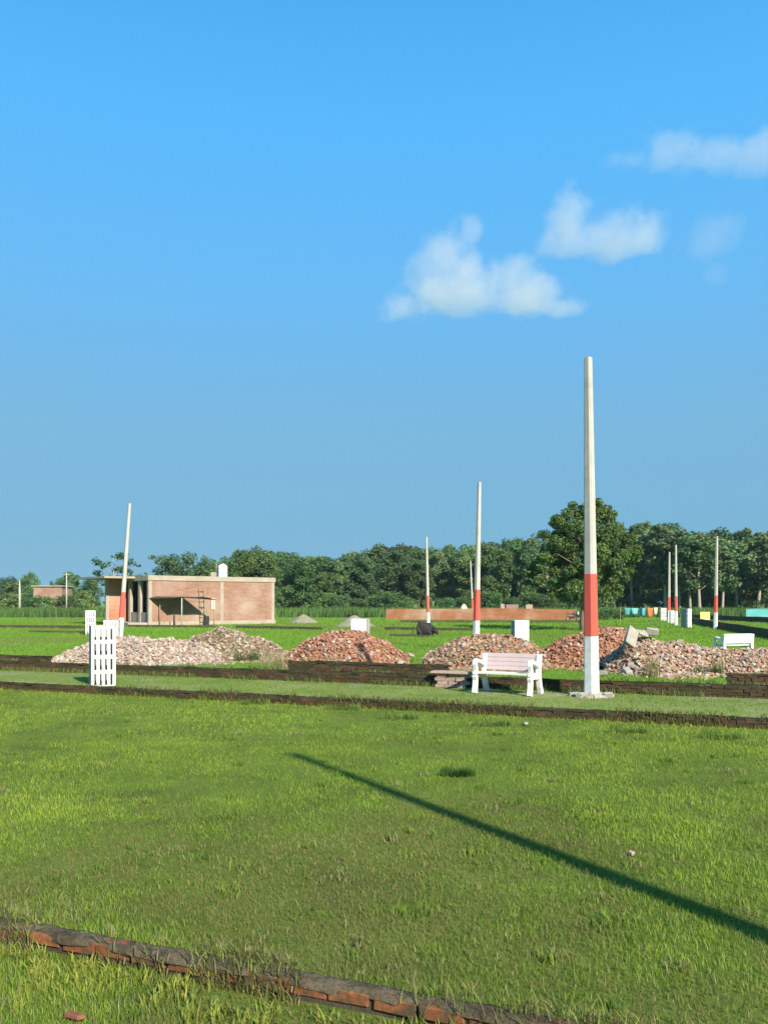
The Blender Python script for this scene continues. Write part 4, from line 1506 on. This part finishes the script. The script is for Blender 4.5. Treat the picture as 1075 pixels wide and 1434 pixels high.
# trees one can tell apart
for k, px, py, Y, lab, wd_ in (
        ('broad', 248, 771, 128, 'large round tree rising behind the flat roof of the brick house, away from the tank', 1.0),
        ('broad', 283, 778, 132, 'round tree behind the house roof just beside the water tank', 0.9),
        ('oval', 311, 786, 150, 'smaller dark tree showing right behind the white water tank', 1.0),
        ('broad', 350, 763, 140, 'tall dark round tree at the wood edge over the corner of the house roof', 0.95),
        ('oval', 372, 772, 138, 'dark tree at the wood edge just beyond the house corner', 0.9),
        ('sparse', 158, 772, 120, 'thin open branched tree above the porch roof', 1.15),
        ('shrub', 186, 800, 130, 'low bushy tree showing over the porch roof', 1.0),
        ('broad', 38, 800, 205, 'round tree behind the small distant house, beside a white post', 0.95),
        ('broad', 8, 806, 200, 'bushy tree at the picture edge beyond the bright field', 1.0),
        ('oval', 18, 815, 190, 'dull green tree in front of the bushy edge tree', 1.2),
        ('oval', 99, 800, 205, 'narrow dark tree beside the thin utility pole', 0.9),
        ('broad', 84, 808, 210, 'dark tree standing right behind the small distant house', 0.9),
        ('broad', 128, 806, 170, 'bushy tree next to the porch end of the brick house', 1.0),
        ('shrub', 114, 824, 165, 'low spreading bush between utility pole and brick house', 1.0),
        ('oval', 60, 824, 215, 'small hazy tree behind the roof of the distant house', 1.3),
        ('broad', -40, 804, 200, 'bushy tree outside the picture edge', 1.0),
        ('shrub', 45, 833, 160, 'dark bush in front of the small distant house', 1.2),
        ('shrub', 68, 834, 158, 'dark bush under the window of the distant house', 1.2),
        ('shrub', 20, 829, 162, 'dark bush below the white post', 1.2),
        ('shrub', 92, 832, 160, 'dark bush at the foot of the utility pole', 1.2)):
    plant_tree(k, px, py, Y, lab, None, wide=wd_, cat='tree' if k != 'shrub' else 'bush')

# the big tree behind the tall pole
YB = 60.0
bt_ = thing('big_tree', 'biggest bright green tree rising directly behind the tallest pole', 'tree', (XA(816, YB), YB, FZ))
S_ = YB / F
lp = lambda px, py, dy=0.0: ((px - 816) * S_, dy, ZA(py, YB) - FZ)
tb = MB()
tb.tube([(0, 0, -0.3), lp(816, 870), lp(817, 845), lp(818, 815), lp(820, 785, 0.2), lp(822, 750, 0.1), lp(826, 722)], [0.30, 0.24, 0.21, 0.18, 0.13, 0.08, 0.03], 10)
limbs = [((817, 838), (800, 815), (778, 800), (757, 796), 0.2), ((818, 820), (845, 800), (868, 785), (880, 775), -0.4), ((819, 800), (800, 775), (785, 755), (776, 738), 0.3), ((820, 780), (840, 755), (850, 735), (852, 722), -0.3),
         ((818, 815), (830, 820), (850, 822), (866, 818), 0.9), ((818, 810), (805, 812), (790, 822), (772, 828), -1.2), ((820, 785), (815, 760), (806, 735), (800, 722), 1.0), ((819, 800), (835, 790), (840, 780), (858, 760), 1.6), ((819, 800), (810, 790), (795, 790), (770, 778), -1.8), ((820, 790), (822, 780), (824, 775), (822, 765), -2.2)]
for a, b_, c, d_, dy in limbs:
    tb.tube([lp(*a), lp(*b_, dy * 0.4), lp(*c, dy * 0.8), lp(*d_, dy * 1.3)], [0.11, 0.075, 0.045, 0.02], 6)
tb.build('trunk', M['big_bark'], bt_, smooth=True)
cc, cr = [], []
gr = random.Random(5)
blobs = [(792, 726, 17, -0.3), (808, 716, 13, 0.3), (772, 744, 16, 0.4), (846, 707, 13, 0.2), (862, 728, 14, 0.1), (828, 708, 12, -0.3), (876, 752, 16, -0.2), (835, 722, 22, 0), (852, 718, 15, 0.5), (818, 732, 18, -0.6), (788, 738, 20, 0.2), (775, 728, 10, -.2), (775, 758, 16, 0), (800, 755, 24, -1), (830, 752, 28, -0.8), (858, 748, 22, 0), (868, 770, 20, 0.4), (884, 772, 14, 0), (845, 778, 26, -1.4), (812, 785, 24, -1.8),
         (786, 780, 18, 0.3), (762, 788, 18, -0.4), (745, 798, 13, 0.2), (778, 806, 17, -0.8), (756, 815, 14, 0), (800, 812, 20, -1.4), (832, 808, 22, -1.6), (862, 800, 20, -0.4), (880, 795, 12, 0.4), (858, 822, 16, -0.6), (838, 832, 13, -1), (780, 830, 13, -0.6), (803, 832, 11, 0.6), (825, 740, 22, 1.6), (800, 770, 24, 1.8), (850, 770, 26, 2.0), (820, 800, 28, 2.0), (795, 805, 16, 1.6), (762, 800, 16, 1.4)]
for px, py, rp, dy in blobs:
    p = lp(px, py, dy)
    R = rp * S_
    for j in range(5):
        o_ = Vector((gr.uniform(-1, 1), gr.uniform(-1, 1), gr.uniform(-0.9, 0.9))) * R * 0.75
        cc.append(tuple(Vector(p) + o_)), cr.append(R * gr.uniform(0.35, 0.65))
me = leaf_mesh('crown', cc, cr, 62000, 0.085, 77, (0.056, 0.1, 0.027), vary=0.45)
link(bpy.data.objects.new('crown', me), bt_)
# dark bushes near the clothes line and under the big tree
for i, (px, py, Y, lab) in enumerate(((848, 851, 95, 'dark bush between tall pole and the washing line'), (868, 852, 98, 'dark bush behind the end stick of the washing line'), (835, 853, 93, 'small dark bush beside the tall pole, beyond the red heap'))):
    plant_tree('shrub', px, py, Y, lab, None, 'bush', wide=1.2)

# far posts at the field edge
Yp = 175
mb = MB()
mb.tube([(0, 0, -0.2), (0, 0, 4.0), (0, 0, 5.0), (0, 0, 6.2)], [0.24, 0.2, 0.14, 0.04], 8)
o = mb.build('white_post', M['pole_concrete'], smooth=True)
o.location = (XA(28, Yp), Yp - 20, FZ)
o.location.x = XA(28, Yp - 20)
tag(o, 'thick white tapering post among the trees by the picture edge', 'post')
Yu = 150
up_ = thing('utility_pole', 'thin grey utility pole with a crossarm near the small distant house', 'utility pole', (XA(93.5, Yu), Yu, FZ))
hu = ZA(802, Yu) - FZ
mb = MB()
mb.tube([(0, 0, -0.2), (0, 0, hu)], [0.14, 0.09], 8)
mb.build('shaft', M['pole_concrete'], up_, smooth=True)
mb = MB()
mb.box((0, -0.12, hu - 0.35), (1.3, 0.1, 0.1))
mb.build('crossarm', M['pole_concrete'], up_)

# ------------------------------------------------------------------ grass and crops (uncountable)
NZ = Noise2(3)
NZ2 = Noise2(4)


def blades(name, pts, hgt, wid, cols, seed, bend=0.5, segs=2, mat=None):
    """pts n x 3, hgt n, wid n, cols n x 3 -> one mesh of grass blades."""
    g = np.random.default_rng(seed)
    n = len(pts)
    a = g.uniform(0, 2 * np.pi, n)
    side = np.stack([np.cos(a), np.sin(a), np.zeros(n)], 1)
    b = a + np.pi / 2 + g.uniform(-0.7, 0.7, n)
    lean = np.stack([np.cos(b), np.sin(b), np.zeros(n)], 1) * (hgt * g.uniform(0.1, 1.0, n) * bend)[:, None]
    up = np.array([0, 0, 1.0])
    w = wid[:, None] / 2
    tip = pts + up * hgt[:, None] + lean
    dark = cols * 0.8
    if segs == 2:
        mid = pts + up * (hgt * 0.55)[:, None] + lean * 0.3
        v = np.stack([pts - side * w, pts + side * w, mid - side * w * 0.8, mid + side * w * 0.8, tip], 1).reshape(-1, 3)
        i = np.arange(n)[:, None] * 5
        f = [np.concatenate([i, i + 1, i + 3, i + 2], 1), np.concatenate([i + 2, i + 3, i + 4], 1)]
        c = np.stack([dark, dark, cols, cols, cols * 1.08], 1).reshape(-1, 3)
    else:
        v = np.stack([pts - side * w, pts + side * w, tip], 1).reshape(-1, 3)
        i = np.arange(n)[:, None] * 3
        f = [np.concatenate([i, i + 1, i + 2], 1)]
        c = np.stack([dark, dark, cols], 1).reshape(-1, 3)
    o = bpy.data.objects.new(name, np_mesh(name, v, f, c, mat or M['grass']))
    return tag(link(o), kind='stuff')


def pal_mix(t, stops):
    xs = [s[0] for s in stops]
    return np.stack([np.interp(t, xs, [s[1][k] for s in stops]) for k in range(3)], 1)


def scatter(y0, y1, dens, seed, margin=3.4):
    g = np.random.default_rng(seed)
    half0, half1 = 0.455 * y0 + margin, 0.455 * y1 + margin
    n = int(dens * (half0 + half1) * (y1 - y0))
    y = g.uniform(y0, y1, n)
    x = g.uniform(-half1, half1, n)
    k = np.abs(x) < 0.455 * y + margin
    return x[k], y[k], g


def lawn_cols(x, y, g):
    patch = NZ.fbm(x, y * 0.8, 1.6, 4)
    fine = NZ2.fbm(x, y, 0.35, 3)
    big = NZ2.fbm(x + 40, y * 1.3 + 7, 3.2, 3)
    lush = np.clip((y - 7.2) / 3.5, 0, 1)                                      # the far half of the lawn is greener
    t = 0.5 + 1.15 * (patch - 0.5) + 0.75 * (fine - 0.5) + 0.55 * (big - 0.5) + 0.26 * (g.random(len(x)) - 0.5) + 0.42 * (lush - 0.3)
    c = pal_mix(t, [(0.2, (0.22, 0.19, 0.072)), (0.36, (0.195, 0.22, 0.05)), (0.48, (0.19, 0.27, 0.04)), (0.64, (0.245, 0.335, 0.046)), (0.9, (0.31, 0.40, 0.055))])
    k = g.random(len(x)) < (0.06 + 0.22 * np.clip(NZ2.fbm(x - 30, y * 1.4, 1.1, 3) - 0.45, 0, 1) * 2) * (1 - 0.75 * lush)
    c[k] = np.array([0.34, 0.30, 0.15]) * g.uniform(0.7, 1.2, (int(k.sum()), 1))
    return c * g.uniform(0.72, 1.28, (len(x), 1)), patch, fine


zones = [(2.4, 6.0, 7000, 2, 0.0038), (6.0, 9.0, 3800, 2, 0.005), (9.0, 13.0, 2200, 1, 0.0075), (13.0, 22.0, 1000, 1, 0.011)]
for i, (y0, y1, dens, segs, wd_) in enumerate(zones):
    x, y, g = scatter(y0, y1, dens, 200 + i)
    keep = (y < LINE_B(x) - 0.02) & ~((y > LINE_A(x) - 0.02) & (y < LINE_A(x) + 0.135))
    x, y = x[keep], y[keep]
    c, patch, fine = lawn_cols(x, y, g)
    n = len(x)
    k = g.random(n) < 0.55 + 0.9 * (fine - 0.3)
    x, y, c, patch, fine = x[k], y[k], c[k], patch[k], fine[k]
    n = len(x)
    h = (0.022 + 0.03 * patch) * g.uniform(0.45, 1.35, n)
    d_b = np.clip((LINE_B(x) - y), 0, 2)
    h *= 1 + 0.7 * np.exp(-d_b / 0.15)                                          # longer where the mower never gets, along the kerb
    front = y < LINE_A(x)
    edge = np.exp(-np.abs(y - LINE_A(x) - 0.05) / 0.12)
    h *= np.where(front, 1 - 0.25 * edge, 1 + 0.7 * edge * (0.6 + fine))
    pts = np.stack([x, y, np.zeros(n) - 0.004], 1)
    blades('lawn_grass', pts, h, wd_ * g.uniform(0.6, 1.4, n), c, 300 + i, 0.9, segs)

# dry and green growth creeping over the kerb tops and hanging down their faces
def creep(name, line, x0, x1, n, zt, w, h0, h1, cols_, seed, depth=0.13, clump=0.5):
    g = np.random.default_rng(seed)
    x = g.uniform(x0, x1, n)
    k = NZ.fbm(x, 0 * x + seed, clump, 3) + 0.25 * (g.random(n) - 0.5) > 0.52
    x = x[k]
    n = len(x)
    e = g.random(n)
    off = np.where(e < 0.45, g.uniform(-0.03, 0.0, n), np.where(e < 0.75, g.uniform(depth, depth + 0.05, n), g.uniform(0.0, depth, n)))
    z = np.where(off < 0, g.uniform(0, zt, n) * (g.random(n) < 0.5), zt)
    c = np.array(cols_)[g.integers(0, len(cols_), n)] * g.uniform(0.7, 1.3, (n, 1))
    return blades(name, np.stack([x, line(x) + off * 1.08, z], 1), g.uniform(h0, h1, n), w * g.uniform(0.6, 1.4, n), c, seed, 1.5, 2)


creep('creeping_grass', LINE_A, -4.4, 2.2, 11000, 0.105, 0.006, 0.03, 0.09, [(0.3, 0.25, 0.13), (0.2, 0.24, 0.06), (0.24, 0.28, 0.06), (0.14, 0.11, 0.06)], 881)
creep('creeping_grass', LINE_B, -11, 8, 9000, 0.16, 0.011, 0.04, 0.13, [(0.2, 0.25, 0.06), (0.16, 0.2, 0.05), (0.25, 0.2, 0.1)], 882, 0.15, 0.9)
g = np.random.default_rng(883)
n = 5200
x = g.uniform(-12, 9, n)
k = NZ.fbm(x, 0 * x + 3, 0.8, 3) > 0.46
x = x[k]
n = len(x)
c = np.array([(0.17, 0.22, 0.06), (0.12, 0.17, 0.045), (0.26, 0.22, 0.11)])[g.integers(0, 3, n)] * g.uniform(0.7, 1.3, (n, 1))
blades('creeping_grass', np.stack([x, LINE_C(x) - g.uniform(0.01, 0.14, n), np.full(n, PZ)], 1), g.uniform(0.04, 0.17, n), g.uniform(0.008, 0.016, n), c, 884, 0.9, 2)
g = np.random.default_rng(885)
n = 2600
x = g.uniform(-12, 9, n)
k = NZ.fbm(x, 0 * x + 9, 0.7, 3) > 0.54
x = x[k]
n = len(x)
c = np.array([(0.15, 0.18, 0.05), (0.1, 0.13, 0.04), (0.3, 0.25, 0.13)])[g.integers(0, 3, n)] * g.uniform(0.7, 1.3, (n, 1))
blades('creeping_grass', np.stack([x, LINE_C(x) + g.uniform(0.0, 0.13, n), np.full(n, 0.42)], 1), g.uniform(0.03, 0.1, n), g.uniform(0.008, 0.016, n), c, 886, 1.2, 2)

# broad leaved weeds before the nearest kerb
g = np.random.default_rng(8)
xs_, ys_ = [], []
for k in range(150):
    cx_ = g.uniform(-3.2, 1.4)
    cy_ = LINE_A(cx_) - abs(g.normal(0, 0.28)) - 0.05
    nb = int(g.integers(12, 34))
    xs_.append(cx_ + g.normal(0, 0.03, nb))
    ys_.append(cy_ + g.normal(0, 0.03, nb))
x, y = np.concatenate(xs_), np.concatenate(ys_)
k = y < LINE_A(x) - 0.01
x, y = x[k], y[k]
n = len(x)
c = np.array([0.25, 0.29, 0.06]) * g.uniform(0.7, 1.35, (n, 1)) * np.stack([g.uniform(0.85, 1.25, n), np.ones(n), g.uniform(0.8, 1.2, n)], 1)
blades('weeds', np.stack([x, y, np.zeros(n)], 1), g.uniform(0.025, 0.08, n), g.uniform(0.006, 0.014, n), c, 12, 1.1, 2)
# taller tufts and dry stalks scattered over the lawn
g = np.random.default_rng(91)
XS, YS, CS, HS = [], [], [], []
for k in range(330):
    yy = 3.2 + 14 * g.random() ** 1.3
    xx = g.uniform(-0.46 * yy - 1, 0.46 * yy + 1)
    if yy > LINE_B(xx) - 0.1 or abs(yy - LINE_A(xx) - 0.06) < 0.1:
        continue
    nb = int(g.integers(8, 40))
    r_ = g.uniform(0.02, 0.09)
    XS.append(xx + g.normal(0, r_, nb)), YS.append(yy + g.normal(0, r_, nb))
    base = [(0.13, 0.21, 0.035), (0.16, 0.245, 0.04), (0.23, 0.29, 0.05), (0.27, 0.25, 0.11)][int(g.integers(0, 4))]
    CS.append(np.tile(base, (nb, 1)) * g.uniform(0.7, 1.25, (nb, 1))), HS.append(np.full(nb, g.uniform(0.03, 0.072)) * g.uniform(0.5, 1.2, nb))
x, y, c, h = np.concatenate(XS), np.concatenate(YS), np.concatenate(CS), np.concatenate(HS)
k = (y < LINE_B(x) - 0.03) & (np.abs(y - LINE_A(x) - 0.06) > 0.09)
x, y, c, h = x[k], y[k], c[k], h[k]
blades('weeds', np.stack([x, y, np.zeros(len(x))], 1), h, 0.0045 + 0.0008 * y, c, 92, 1.0, 2)
# path turf
x, y, g = scatter(13.0, 28.0, 520, 400, 3.4)
k = (y > LINE_B(x) + 0.2) & (y < LINE_C(x) - 0.03)
x, y = x[k], y[k]
n = len(x)
patch = NZ2.fbm(x, y, 1.2, 4)
k = g.random(n) < (-0.35 + 2.2 * patch) * (1 - 0.7 * np.exp(-(y - LINE_B(x) - 0.2) / 0.35))
x, y, patch = x[k], y[k], patch[k]
n = len(x)
c = pal_mix(patch + 0.15 * (g.random(n) - 0.5), [(0.3, (0.25, 0.265, 0.08)), (0.5, (0.205, 0.285, 0.055)), (0.7, (0.175, 0.27, 0.042))]) * g.uniform(0.75, 1.25, (n, 1))
h = g.uniform(0.015, 0.045, n) * (1 + 1.2 * np.exp(-np.clip(LINE_C(x) - y, 0, 2) / 0.2))
blades('path_grass', np.stack([x, y, np.full(n, PZ)], 1), h, g.uniform(0.008, 0.016, n), c, 401, 0.8, 1)
# field turf beyond the walls
for i, (y0, y1, dens, hh_, ww_) in enumerate(((16.5, 32, 420, 0.07, 0.012), (32, 60, 110, 0.09, 0.032), (60, 105, 26, 0.11, 0.07))):
    x, y, g = scatter(y0, y1, dens, 500 + i, 2.0)
    k = y > LINE_C(x) + 0.15
    x, y = x[k], y[k]
    n = len(x)
    patch = NZ.fbm(x, y, 6.0, 4)
    c = pal_mix(patch + 0.2 * (g.random(n) - 0.5), [(0.25, (0.22, 0.26, 0.07)), (0.45, (0.18, 0.31, 0.04)), (0.7, (0.21, 0.36, 0.045))]) * g.uniform(0.8, 1.2, (n, 1))
    blades('field_grass', np.stack([x, y, np.full(n, FZ)], 1), hh_ * g.uniform(0.5, 1.3, n), ww_ * g.uniform(0.6, 1.3, n), c, 510 + i, 0.6, 1)
# dry stalks, weeds on heaps and by walls
def tuft(name, px, py, z, n, rad, h0, h1, col, seed, w=0.012, label=None):
    g = np.random.default_rng(seed)
    p = P(px, py, z)
    a, r_ = g.uniform(0, 6.28, n), rad * np.sqrt(g.random(n))
    pts = np.stack([p.x + r_ * np.cos(a), p.y + 0.6 * r_ * np.sin(a), np.full(n, z - 0.01)], 1)
    c = np.array(col) * g.uniform(0.7, 1.3, (n, 1))
    return blades(name, pts, g.uniform(h0, h1, n), np.full(n, w) * g.uniform(0.6, 1.4, n), c, seed, 0.35, 2)


for i, (px, py) in enumerate(((372, 936), (382, 938), (391, 938), (400, 939), (432, 941), (462, 943), (471, 943), (1004, 945), (910, 948), (915, 949))):
    tuft('dry_grass', px, py, FZ, 42, 0.17, 0.3, 0.72, (0.42, 0.35, 0.2) if i < 7 else (0.26, 0.24, 0.1), 700 + i, 0.012)
for i, (px, py, h) in enumerate(((300, 926, 0.5), (320, 926, 0.6), (345, 927, 0.5), (700, 925, 0.4), (668, 925, 0.4), (862, 935, 0.35), (990, 945, 0.35), (560, 928, 0.3), (210, 927, 0.25))):
    tuft('weeds', px, py, FZ, 130, 0.45, h * 0.4, h, (0.10, 0.14, 0.04), 730 + i, 0.02)
tuft('weeds', 640, 1086, 0.0, 420, 0.22, 0.06, 0.13, (0.075, 0.14, 0.03), 760, 0.012)
for i, (px, py) in enumerate(((60, 958), (250, 972), (300, 976), (355, 982), (480, 990), (560, 1003), (690, 1012), (880, 1022), (1010, 1030))):
    tuft('weeds', px, py + 4, 0.0, 200, 0.35, 0.06, 0.17, (0.15, 0.21, 0.05), 770 + i, 0.012)
# tall crop in front of the wood
g = np.random.default_rng(31)
n = 26000
y = g.uniform(112, 150, n)
x = g.uniform(-0.62, 0.62, n) * y
rows = np.sin(y * 2.1 + 0.1 * x) * 0.5 + 0.5
k = g.random(n) < 0.4 + 0.6 * rows
x, y = x[k], y[k]
n = len(x)
patch = NZ.fbm(x, y, 12, 3)
c = pal_mix(patch, [(0.3, (0.10, 0.165, 0.05)), (0.7, (0.135, 0.23, 0.06))]) * g.uniform(0.75, 1.25, (n, 1))
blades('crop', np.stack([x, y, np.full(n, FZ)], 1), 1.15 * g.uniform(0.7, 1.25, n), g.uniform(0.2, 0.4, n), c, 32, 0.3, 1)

# ------------------------------------------------------------------ clouds
def cloud(label, px, py, Y, blobs, seed, dens, nscale=0.011, base=60.0):
    """blobs: (dx px, dy px, rx px, rz px) round the centre pixel."""
    s = Y / F
    m, n, l, b = new_mat('cloud_vapour')
    n.remove(b)
    tc = n.new('ShaderNodeTexCoord')
    nz = n.new('ShaderNodeTexNoise')
    nz.inputs['Scale'].default_value = nscale
    nz.inputs['Detail'].default_value = 9
    nz.inputs['Roughness'].default_value = 0.64
    off = n.new('ShaderNodeVectorMath')
    off.inputs[1].default_value = (seed * 37.0, seed * 91.0, seed * 53.0)
    l.new(tc.outputs['Object'], off.inputs[0])
    l.new(off.outputs[0], nz.inputs['Vector'])
    cur = None
    for dx, dy, rx, rz in blobs:
        a = n.new('ShaderNodeVectorMath')
        a.operation = 'SUBTRACT'
        l.new(tc.outputs['Object'], a.inputs[0])
        a.inputs[1].default_value = (dx * s, 0, -dy * s)
        d = n.new('ShaderNodeVectorMath')
        d.operation = 'DIVIDE'
        l.new(a.outputs[0], d.inputs[0])
        d.inputs[1].default_value = (rx * s, (rx + rz) * 0.5 * s, rz * s)
        e = n.new('ShaderNodeVectorMath')
        e.operation = 'LENGTH'
        l.new(d.outputs[0], e.inputs[0])
        f = n.new('ShaderNodeMath')
        f.operation = 'SUBTRACT'
        f.inputs[0].default_value = 1.0
        l.new(e.outputs['Value'], f.inputs[1])
        if cur is None:
            cur = f
        else:
            mx = n.new('ShaderNodeMath')
            mx.operation = 'SMOOTH_MAX'
            mx.inputs[2].default_value = 0.25
            l.new(cur.outputs[0], mx.inputs[0])
            l.new(f.outputs[0], mx.inputs[1])
            cur = mx
    mr = n.new('ShaderNodeMath')
    mr.operation = 'MULTIPLY_ADD'                          # (noise - .5) * amp
    l.new(nz.outputs[0], mr.inputs[0])
    mr.inputs[1].default_value = 3.0
    mr.inputs[2].default_value = -1.46
    zs = n.new('ShaderNodeSeparateXYZ')                 # flat base
    l.new(tc.outputs['Object'], zs.inputs[0])
    zb = n.new('ShaderNodeMapRange')
    zb.inputs['From Min'].default_value = -base * s - 14
    zb.inputs['From Max'].default_value = -base * s + 22
    zb.inputs['To Min'].default_value = 1.3
    zb.inputs['To Max'].default_value = 0.0
    l.new(zs.outputs['Z'], zb.inputs['Value'])
    fl = n.new('ShaderNodeMath')
    fl.operation = 'SUBTRACT'
    l.new(cur.outputs[0], fl.inputs[0])
    l.new(zb.outputs[0], fl.inputs[1])
    cur = fl
    ad = n.new('ShaderNodeMath')
    l.new(cur.outputs[0], ad.inputs[0])
    l.new(mr.outputs[0], ad.inputs[1])
    rg = n.new('ShaderNodeMapRange')
    rg.interpolation_type = 'SMOOTHSTEP'
    rg.inputs['From Min'].default_value = 0.0
    rg.inputs['From Max'].default_value = 0.7
    rg.inputs['To Max'].default_value = dens
    l.new(ad.outputs[0], rg.inputs['Value'])
    pv = n.new('ShaderNodeVolumePrincipled')
    pv.inputs['Color'].default_value = (0.9, 0.85, 0.79, 1)
    pv.inputs['Anisotropy'].default_value = 0.0
    l.new(rg.outputs[0], pv.inputs['Density'])
    l.new(pv.outputs[0], n['Material Output'].inputs['Volume'])
    x0 = min(bb[0] - bb[2] for bb in blobs) * s * 1.12
    x1 = max(bb[0] + bb[2] for bb in blobs) * s * 1.12
    z0 = -max(bb[1] + bb[3] for bb in blobs) * s * 1.15
    z1 = -min(bb[1] - bb[3] for bb in blobs) * s * 1.15
    yy = max((bb[2] + bb[3]) * 0.5 for bb in blobs) * s * 1.05
    mb = MB()
    mb.box(((x0 + x1) / 2, 0, (z0 + z1) / 2), (x1 - x0, 2 * yy, z1 - z0))
    o = mb.build('cloud', m)
    o.location = (XA(px, Y), Y, ZA(py, Y))
    tag(o, label, 'cloud', 'small fair weather clouds')


cloud('largest white cloud with a peaked top and a long flat base', 660, 390, 1700, [(-36, -34, 40, 44), (-58, 8, 36, 40), (-5, 28, 90, 40), (42, -2, 44, 46), (78, 26, 66, 34), (118, 44, 44, 20), (-88, 46, 54, 24), (-122, 58, 48, 16), (0, -66, 20, 22), (0, -20, 36, 34)], 5, 0.007, 0.0115, 60)
cloud('middle cloud with a small pointed top, above the tall pole', 845, 325, 1750, [(-52, -22, 32, 46), (24, 12, 62, 40), (62, 4, 40, 40), (-48, 18, 54, 24), (-10, 10, 54, 26)], 7, 0.0058, 0.0115, 44)
cloud('highest long thin cloud reaching the picture edge', 980, 217, 1800, [(-50, -2, 54, 32), (-92, 8, 46, 20), (20, 10, 90, 22), (90, -2, 72, 34), (150, 4, 60, 30)], 11, 0.0042, 0.0115, 26)
cloud('faint wisp of cloud beside the middle cloud', 1005, 340, 1750, [(-5, -12, 46, 36), (0, 48, 22, 24)], 15, 0.0016, 0.0105, 80)
